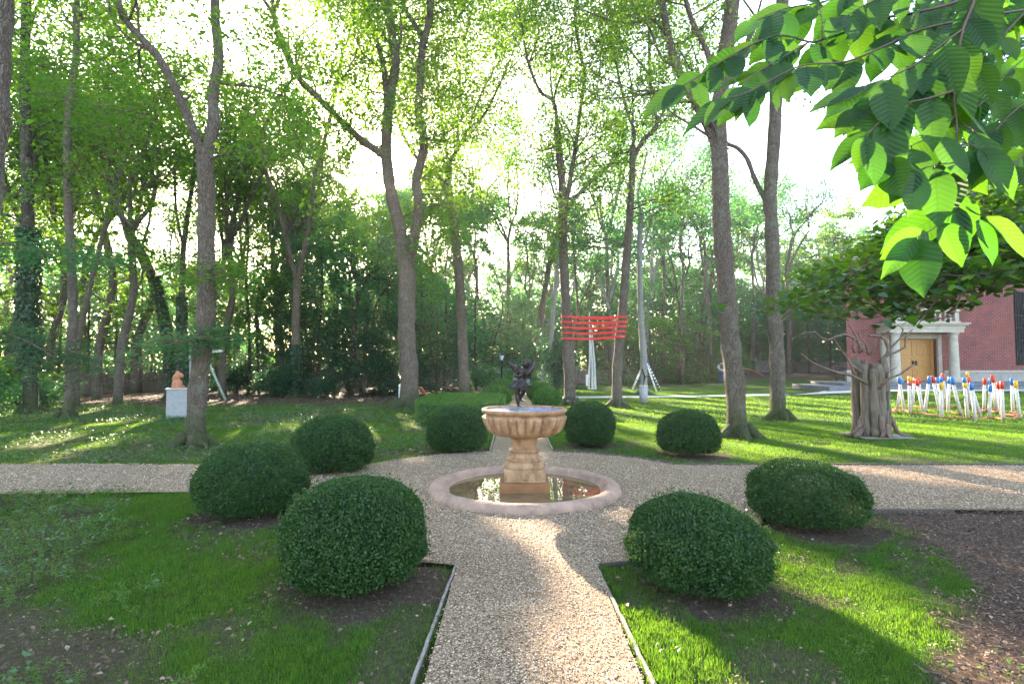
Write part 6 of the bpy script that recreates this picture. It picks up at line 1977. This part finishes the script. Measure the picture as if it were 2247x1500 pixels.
def prune(o, k):
    me = o.data
    nv = len(me.vertices)
    co = np.empty(nv * 3, np.float32); me.vertices.foreach_get('co', co); co = co.reshape(-1, k, 3)
    c = co.mean(1)
    p = o
    mw = Matrix.Identity(4)
    while p is not None:
        mw = Matrix.LocRotScale(p.location, p.rotation_euler, p.scale) @ mw; p = p.parent
    A = np.array(mw)
    W = c @ A[:3, :3].T + A[:3, 3]
    t = W[:, 2] / sv.z
    gx, gy = W[:, 0] - sv.x * t, W[:, 1] - sv.y * t
    near_ = (gy > -14) & (np.abs(gx) < 60)
    rm = np.zeros(len(W), bool)
    rm[near_] = lit(gx[near_], gy[near_])
    # leave a few leaves
    rm &= np.random.default_rng(3).random(len(W)) < .985
    if rm.sum() < 30: return 0
    mats = [m_ for m_ in me.materials]
    nm = np_faces(me.name, co[~rm], k)
    for m_ in mats: nm.materials.append(m_)
    mt = o.material_slots[0].material
    o.data = nm
    if o.material_slots[0].link == 'OBJECT': o.material_slots[0].material = mt
    return rm.sum()


def world(o):
    mw = Matrix.Identity(4)
    while o is not None:
        mw = Matrix.LocRotScale(o.location, o.rotation_euler, o.scale) @ mw; o = o.parent
    return np.array(mw)


# the thin twigs inside those openings
for o in list(bpy.data.objects):
    if o.type != 'MESH' or o.data.name not in TUBES: continue
    mb = TUBES[o.data.name]
    if not mb.rec: continue
    Vv = np.array(mb.V); A = world(o)
    rec = np.array(mb.rec)
    mid = np.array([Vv[a:b].mean(0) for a, b in mb.rec]) @ A[:3, :3].T + A[:3, 3]
    t = mid[:, 2] / sv.z
    gx, gy = mid[:, 0] - sv.x * t, mid[:, 1] - sv.y * t
    k_ = (gy > -14) & (gy < 26) & (gx > -14) & (gx < 24)
    k_[k_] = lit(gx[k_], gy[k_])
    if k_.sum() < 15: continue
    dead = np.zeros(len(Vv), bool)
    for a, b in rec[k_]: dead[a:b] = True
    new = np.cumsum(~dead) - 1
    me = bpy.data.meshes.new('thinned_trunk')
    me.from_pydata(Vv[~dead].tolist(), [], [tuple(int(new[i]) for i in f) for f in mb.Fc if not dead[f[0]]])
    me.polygons.foreach_set('use_smooth', [True] * len(me.polygons)); me.update()
    mt = o.material_slots[0].material
    me.materials.append(mt); o.data = me
    o.material_slots[0].link = 'OBJECT'; o.material_slots[0].material = mt

for o in list(bpy.data.objects):
    if o.type == 'MESH' and (o.name.split('.')[0] in ('crown',) or (o.name.startswith('foliage') and o.parent and o.parent.name.startswith('leafy_branch'))):
        prune(o, 4)

# ------------------------------------------------------------------ overhanging branches on the right
def big_leaf(base, d, nrm, L, W, droop, rg):
    d = d.normalized(); nrm = (nrm - d * nrm.dot(d)).normalized(); s = d.cross(nrm)
    K = 9; vs = []; uv = []
    fold = rg.uniform(.10, .35)
    for i in range(K + 1):
        t = i / K
        w = W * .5 * (math.sin(PI * min(1, t ** .85)) ** .75) * (1.05 - .25 * t)
        if i == 0: w = W * .02
        if t > .88: w = W * .5 * (1 - t) * 2.2
        if i == K: w = 0.0004
        c = base + d * L * t - nrm * (droop * L * t * t) 
        for j, u in enumerate((-1, -.5, 0, .5, 1)):
            wob = .03 * L * math.sin(t * 9 + j * 1.3) * abs(u)
            vs.append(c + s * w * u + nrm * (abs(u) * w * fold + wob * .4)); uv.append((.5 + .5 * u * max(w / (W * .5), .05), t))
    fs = [(i * 5 + j, i * 5 + j + 1, (i + 1) * 5 + j + 1, (i + 1) * 5 + j) for i in range(K) for j in range(4)]
    return vs, fs, uv


def leafy(label, twigs, Lr, step, seed, parent_pts=None, face=(-.15, -.75, .55), group=None):
    rg = random.Random(seed)
    o = P(twigs[0][0][0][0], twigs[0][0][0][1], twigs[0][1])
    e = empty('overhanging_branch', o, 0, label, 'branch', group)
    tw = MB(); lv = MB(); UV = []
    for (pp, Y0, Y1, w) in twigs:
        n = len(pp)
        pts = [tuple(P(a, b, Y0 + (Y1 - Y0) * i / (n - 1)) - o) for i, (a, b) in enumerate(pp)]
        cp = [Vector(q) for q in catmull(pts, 5)]
        tw.tube(cp, [w * (1 - .7 * i / len(cp)) for i in range(len(cp))], 6)
        acc = 0; side = 1
        for i in range(1, len(cp)):
            seg_ = cp[i] - cp[i - 1]; acc += seg_.length
            while acc > step:
                acc -= step * rg.uniform(.8, 1.2); side = -side
                ax = seg_.normalized()
                L = rg.uniform(*Lr)
                dn = Vector((rg.gauss(0, .15), rg.gauss(0, .22), -1))
                sd = Vector(face).cross(ax).normalized() * side
                d = ax * rg.uniform(.3, .9) + sd * rg.uniform(.2, .8) + dn * rg.uniform(.35, .95)
                nr_ = Vector(face) + Vector((rg.gauss(0, .38), rg.gauss(0, .3), rg.gauss(0, .35)))
                b0 = cp[i] ; st0 = d.normalized() * L * .07
                tw.tube([b0, b0 + st0], [.0013, .0011], 4)
                v, f_, uv = big_leaf(b0 + st0, d, nr_, L, L * rg.uniform(.50, .60), rg.uniform(-.05, .18), rg)
                lv.add(v, f_); UV += uv
        # terminal leaf
        v, f_, uv = big_leaf(cp[-1], cp[-1] - cp[-2] + Vector((0, 0, -.004)), Vector(face), rg.uniform(*Lr), rg.uniform(*Lr) * .5, .1, rg)
        lv.add(v, f_); UV += uv
    tw.build('twigs', M['branch_twig'], e)
    lo_ = lv.build('leaves', M['bigleaf'], e)
    l = lo_.data.uv_layers.new(name='UVMap')
    for lp in lo_.data.loops: l.data[lp.index].uv = UV[lp.vertex_index]
    return e


T1 = [([(2230, -60), (2110, 0), (2000, 30), (1900, 46), (1805, 87), (1776, 92), (1716, 78), (1656, 95), (1600, 125), (1556, 152), (1500, 188)], 1.55, 1.30, .0045),
      ([(1776, 92), (1698, 137), (1649, 167), (1627, 191)], 1.38, 1.28, .0025), ([(1805, 87), (1803, 40), (1795, 10)], 1.4, 1.42, .002),
      ([(2260, 20), (2140, 40), (2017, 66), (1946, 99), (1858, 135), (1769, 142), (1716, 163), (1649, 199), (1602, 216)], 1.45, 1.22, .0035),
      ([(2020, -60), (1900, -20), (1800, 5), (1720, 20), (1660, 45)], 1.6, 1.4, .003), ([(2120, -80), (1990, -30), (1900, 10), (1850, 40)], 1.45, 1.35, .003)]
T2 = [([(2150, -80), (2138, 0), (2113, 64), (2099, 142), (2092, 199), (2099, 266), (2099, 337), (2095, 390), (2102, 454)], 1.35, 1.22, .0042),
      ([(2092, 199), (2040, 215), (1978, 230), (1946, 252), (1914, 284), (1900, 301)], 1.26, 1.16, .0025), ([(2098, 350), (2070, 358), (2046, 362), (2010, 375)], 1.25, 1.18, .002),
      ([(2095, 330), (2120, 315), (2150, 325)], 1.26, 1.22, .002), ([(2100, 430), (2070, 470), (2050, 500), (2010, 520)], 1.22, 1.16, .002), ([(2113, 64), (2070, 95), (2010, 140), (1950, 170), (1890, 190)], 1.32, 1.2, .0028),
      ([(2102, 454), (2130, 470), (2165, 475)], 1.24, 1.22, .002), ([(2113, 64), (2050, 130), (1990, 190), (1900, 240)], 1.34, 1.25, .0025), ([(2099, 250), (2060, 290), (2000, 320), (1950, 345)], 1.28, 1.2, .002), ([(2099, 266), (2130, 280), (2150, 300)], 1.28, 1.24, .002)]
T3 = [([(2330, -40), (2247, 30), (2190, 90), (2130, 150), (2060, 200), (1990, 230)], 1.6, 1.38, .0035), ([(2330, 60), (2270, 110), (2200, 170), (2150, 230), (2080, 280)], 1.65, 1.45, .003),
      ([(2340, 150), (2290, 200), (2230, 240), (2180, 290)], 1.6, 1.45, .003), ([(2330, -90), (2250, -40), (2180, 10), (2100, 60), (2040, 90)], 1.7, 1.5, .003), ([(2350, 250), (2300, 290), (2250, 330), (2215, 380)], 1.7, 1.55, .003),
      ([(2250, -90), (2180, -60), (2100, -20), (2040, 20), (1970, 50)], 1.8, 1.6, .003)]
b1 = leafy('beech branch with large leaves reaching furthest left at the top right', T1, (.085, .142), .038, 3, group='large-leaved branches hanging into the top right')
b2 = leafy('hanging beech twig with big glowing leaves, lowest on the right', T2, (.090, .155), .042, 4, group='large-leaved branches hanging into the top right')
b3 = leafy('dense beech branch filling the top right corner', T3, (.085, .145), .042, 5, group='large-leaved branches hanging into the top right')

# the tree those branches belong to, out of the frame on the right
def simple_tree(label, x, y, h, r, seed, arms, bark='bark_hero'):
    rg = random.Random(seed)
    e = empty('overhanging_tree', (x, y, 0), 0, label, 'tree')
    mb = MB()
    mb.tube(catmull([(0, 0, -.1), (0, 0, .2), (.05, 0, h * .5), (.1, .05, h)], 4), [r * 1.4, r * 1.1, r, r * .98, r * .95, r * .93, r * .9, r * .87, r * .84, r * .8, r * .76, r * .7, r * .65], 12, lump=.05)
    for pts, r0 in arms:
        cp = catmull([tuple(Vector(q) - Vector((x, y, 0))) for q in pts], 4)
        mb.tube(cp, [r0 * (1 - .75 * i / len(cp)) for i in range(len(cp))], 8)
    mb.build('trunk', M[bark], e)
    return e


ends = [P(*T1[0][0][0], 1.55), P(*T2[0][0][0], 1.35), P(*T1[3][0][0], 1.45), P(*T3[0][0][0], 1.6), P(*T3[1][0][0], 1.65), P(*T3[2][0][0], 1.6), P(*T3[4][0][0], 1.7), P(*T3[3][0][0], 1.7), P(*T1[4][0][0], 1.6), P(*T1[5][0][0], 1.45), P(*T3[5][0][0], 1.8)]
arms = []
hub = Vector((2.9, 1.7, 3.5))
arms.append(([(3.75, 1.7, 3.2), (3.3, 1.7, 3.5), tuple(hub)], .05))
for q in ends: arms.append(([tuple(hub), tuple(hub.lerp(q, .5) + Vector((0, 0, .12))), tuple(q)], .014))
simple_tree('beech tree outside the right edge that carries the large-leaved branches', 3.75, 1.7, 5.5, .16, 9, arms)

# darker maple foliage further off
rng = np.random.default_rng(31); rg = random.Random(31)
e = empty('overhanging_branch', (6.2, 5.2, 3.6), 0, 'dark leafy maple boughs hanging in front of the brick building', 'branch', 'maple boughs on the right')
o = Vector((6.2, 5.2, 3.6))
mb = MB(); mb.pend = []; tips = []
bt = np.array([[1690, 690], [1740, 702], [1800, 700], [1850, 706], [1900, 690], [1950, 702], [2000, 716], [2060, 690], [2110, 712], [2150, 650], [2200, 640], [2247, 620], [2330, 620]], float)
tpp = np.array([[1690, 684], [1750, 620], [1800, 590], [1850, 560], [1900, 540], [1950, 500], [2050, 450], [2150, 430], [2247, 420], [2330, 420]], float)
for (px0, py0, px1, py1, Y0, Y1) in [(2380, 430, 1700, 692, 5.2, 4.6), (2380, 470, 1760, 640, 5.6, 5.4), (2380, 540, 1850, 690, 4.9, 4.4), (2380, 560, 2000, 705, 4.6, 4.0), (2380, 420, 1840, 575, 6.2, 6.2), (2380, 400, 1950, 520, 6.0, 5.6), (2380, 520, 2080, 700, 4.4, 3.9), (2380, 560, 1930, 640, 5.6, 5.2), (2380, 480, 1900, 600, 5.0, 4.8), (2380, 380, 2050, 470, 5.6, 5.4)]:
    a, b = P(px0, py0, Y0), P(px1, py1, Y1)
    pts = []
    for i in range(9):
        t = i / 8; q = a.lerp(b, t); q.z += .18 * math.sin(PI * t) + rg.uniform(-.04, .04); q.y += rg.uniform(-.1, .1); pts.append(q - o)
    mb.tube(pts, [.022 * (1 - .8 * i / 8) for i in range(9)], 6)
    for q in pts[1:]:
        for _ in range(5):
            th = rg.uniform(0, 6.28)
            grow(mb, q, (math.cos(th) - .3, math.sin(th), -.05), .42, .006, 2, 3, rg, tips, up=-.08, nch=(3, 3, 3), wig=.15, shrink=.6, t0=.2, minr=.0018)
# keep the tips inside the outline of the foliage
ok = []


def in_outline(t):
    w = t + o; fwd = Vector((0, math.cos(TH), math.sin(TH))); upv = Vector((0, -math.sin(TH), math.cos(TH))); v = w - Vector((0, 0, CAMH)); zc = v.dot(fwd)
    px = CX + F * v.x / zc; py = CY - F * v.dot(upv) / zc
    return py < np.interp(px, bt[:, 0], bt[:, 1]) - 8 and py > np.interp(px, tpp[:, 0], tpp[:, 1]) - 10


ok = [t for t in tips if in_outline(t)]
for q in mb.pend:
    if in_outline(q[0][-1]): mb.tube(q[0], q[1], q[2], cap=False)
mb.build('twigs', M['twig'], e)
T = np.array([tuple(t) for t in ok]); C = np.repeat(T, 5, 0) + rng.normal(size=(len(T) * 5, 3)) * np.array([.07, .07, .025])
V = leaf_quads(C, .095 * rng.uniform(.6, 1.25, len(C)), up=1.0, aspect=.62, fold=.12, rng=rng, droop=.35)
# six-sided leaves: widen the quads
b_, r_, t_, l_ = V[:, 0], V[:, 1], V[:, 2], V[:, 3]
V6 = np.stack([b_, b_ * .35 + r_ * .75 - l_ * .10, r_ * .62 + t_ * .42 - l_ * .04, t_, l_ * .62 + t_ * .42 - r_ * .04, b_ * .35 + l_ * .75 - r_ * .10], 1)
link('leaves', np_faces('leaves', V6, 6), M['maple_leaf'] if 'maple_leaf' in M else leafmat('maple_leaf', (.014, .050, .012), (.030, .085, .018), (.06, .20, .01), (.16, .34, .015), .42, rough=.35, spec=.5, patch=2), e)
# upper maple boughs (far right, behind the big leaves)
e2 = empty('overhanging_branch', (6.2, 5.6, 4.2), 0, 'shaded maple boughs high in the right corner behind the large leaves', 'branch', 'maple boughs on the right')
mb = MB(); tips = []; o2 = Vector((6.2, 5.6, 4.2))
for (px0, py0, px1, py1, Y0, Y1) in [(2400, 250, 2090, 330, 6.4, 6.6), (2400, 150, 2080, 180, 6.8, 7.0), (2400, 330, 2130, 420, 6.0, 6.0), (2400, 60, 2120, 60, 7.0, 7.2), (2400, -20, 2100, -20, 7.0, 7.2)]:
    a, b = P(px0, py0, Y0), P(px1, py1, Y1)
    pts = [a.lerp(b, i / 7) + Vector((0, rg.uniform(-.1, .1), .15 * math.sin(PI * i / 7))) - o2 for i in range(8)]
    mb.tube(pts, [.022 * (1 - .8 * i / 7) for i in range(8)], 6)
    for q in pts:
        for _ in range(5):
            th = rg.uniform(0, 6.28)
            grow(mb, q, (math.cos(th), math.sin(th), .1), .6, .007, 2, 3, rg, tips, up=0, nch=(3, 3, 3), wig=.15, shrink=.6, t0=.2, minr=.002)
mb.build('twigs', M['twig'], e2)
link('leaves', np_faces('leaves', clusters(tips, 8, .10, .12, rng, .4, up=.9), 4), M['leaf_cool'], e2)
hub = Vector((6.2, 5.3, 3.9))
arms = [([(7.2, 5.4, 2.6), (6.8, 5.4, 3.3), tuple(hub)], .07)]
for (px0, py0, Y0) in [(2380, 430, 5.2), (2380, 540, 4.9), (2380, 400, 6.0), (2400, 250, 6.4), (2400, 60, 7.0)]:
    q = P(px0, py0, Y0); arms.append(([tuple(hub), tuple(hub.lerp(q, .5) + Vector((0, 0, .1))), tuple(q)], .03))
simple_tree('maple tree outside the right edge that carries the dark boughs', 7.3, 5.4, 7, .17, 10, arms)

# ------------------------------------------------------------------ light, air, camera
sl = bpy.data.lights.new('sun', 'SUN'); sl.energy = 5.0; sl.angle = math.radians(.55); sl.color = (1, .86, .66)
so = bpy.data.objects.new('sun', sl); COL.objects.link(so)
so.rotation_euler = sv.to_track_quat('Z', 'Y').to_euler()
so.location = sv * 60
w = bpy.data.worlds.new('World'); SC.world = w; w.use_nodes = True
nt = w.node_tree; nt.nodes.clear()
sky = nt.nodes.new('ShaderNodeTexSky'); sky.sky_type = 'NISHITA'; sky.sun_disc = False
sky.sun_elevation = EL; sky.sun_rotation = AZ; sky.air_density = 1.0; sky.dust_density = 1.5; sky.ozone_density = 1.0
bg = nt.nodes.new('ShaderNodeBackground'); bg.inputs[1].default_value = .13
wo = nt.nodes.new('ShaderNodeOutputWorld')
nt.links.new(sky.outputs[0], bg.inputs[0]); nt.links.new(bg.outputs[0], wo.inputs[0])

HAZE = 0.0005
if HAZE > 0:
    mb = MB(); mb.box(-130, -12, -1.5, 130, 110, 30)
    m, nt2, N, L = newmat('haze_air')
    out = N.new('ShaderNodeOutputMaterial'); pv = N.new('ShaderNodeVolumePrincipled')
    pv.inputs['Density'].default_value = HAZE; pv.inputs['Color'].default_value = (.92, .96, 1, 1); pv.inputs['Anisotropy'].default_value = .35
    L.new(pv.outputs[0], out.inputs['Volume'])
    tag(mb.build('haze', m, smooth=False), kind='stuff')

cam = bpy.data.cameras.new('camera'); co_ = bpy.data.objects.new('camera', cam); COL.objects.link(co_)
cam.sensor_width = 36; cam.lens = 36 * F / 2247; cam.clip_end = 600; cam.clip_start = .05
co_.location = (0, 0, CAMH); co_.rotation_euler = (PI / 2 + TH, 0, 0)
SC.camera = co_
SC.view_settings.view_transform = 'Standard'; SC.view_settings.look = 'None'; SC.view_settings.gamma = 1
SC.view_settings.exposure = 3.3
SC.view_settings.use_white_balance = True
SC.view_settings.white_balance_temperature = 7000
SC.view_settings.white_balance_tint = 14
cy = SC.cycles
cy.max_bounces = 8; cy.diffuse_bounces = 5; cy.glossy_bounces = 2; cy.transmission_bounces = 5; cy.transparent_max_bounces = 6; cy.volume_bounces = 0
cy.use_denoising = True; cy.caustics_reflective = False; cy.caustics_refractive = False
cy.sample_clamp_indirect = 6; cy.volume_step_rate = 4
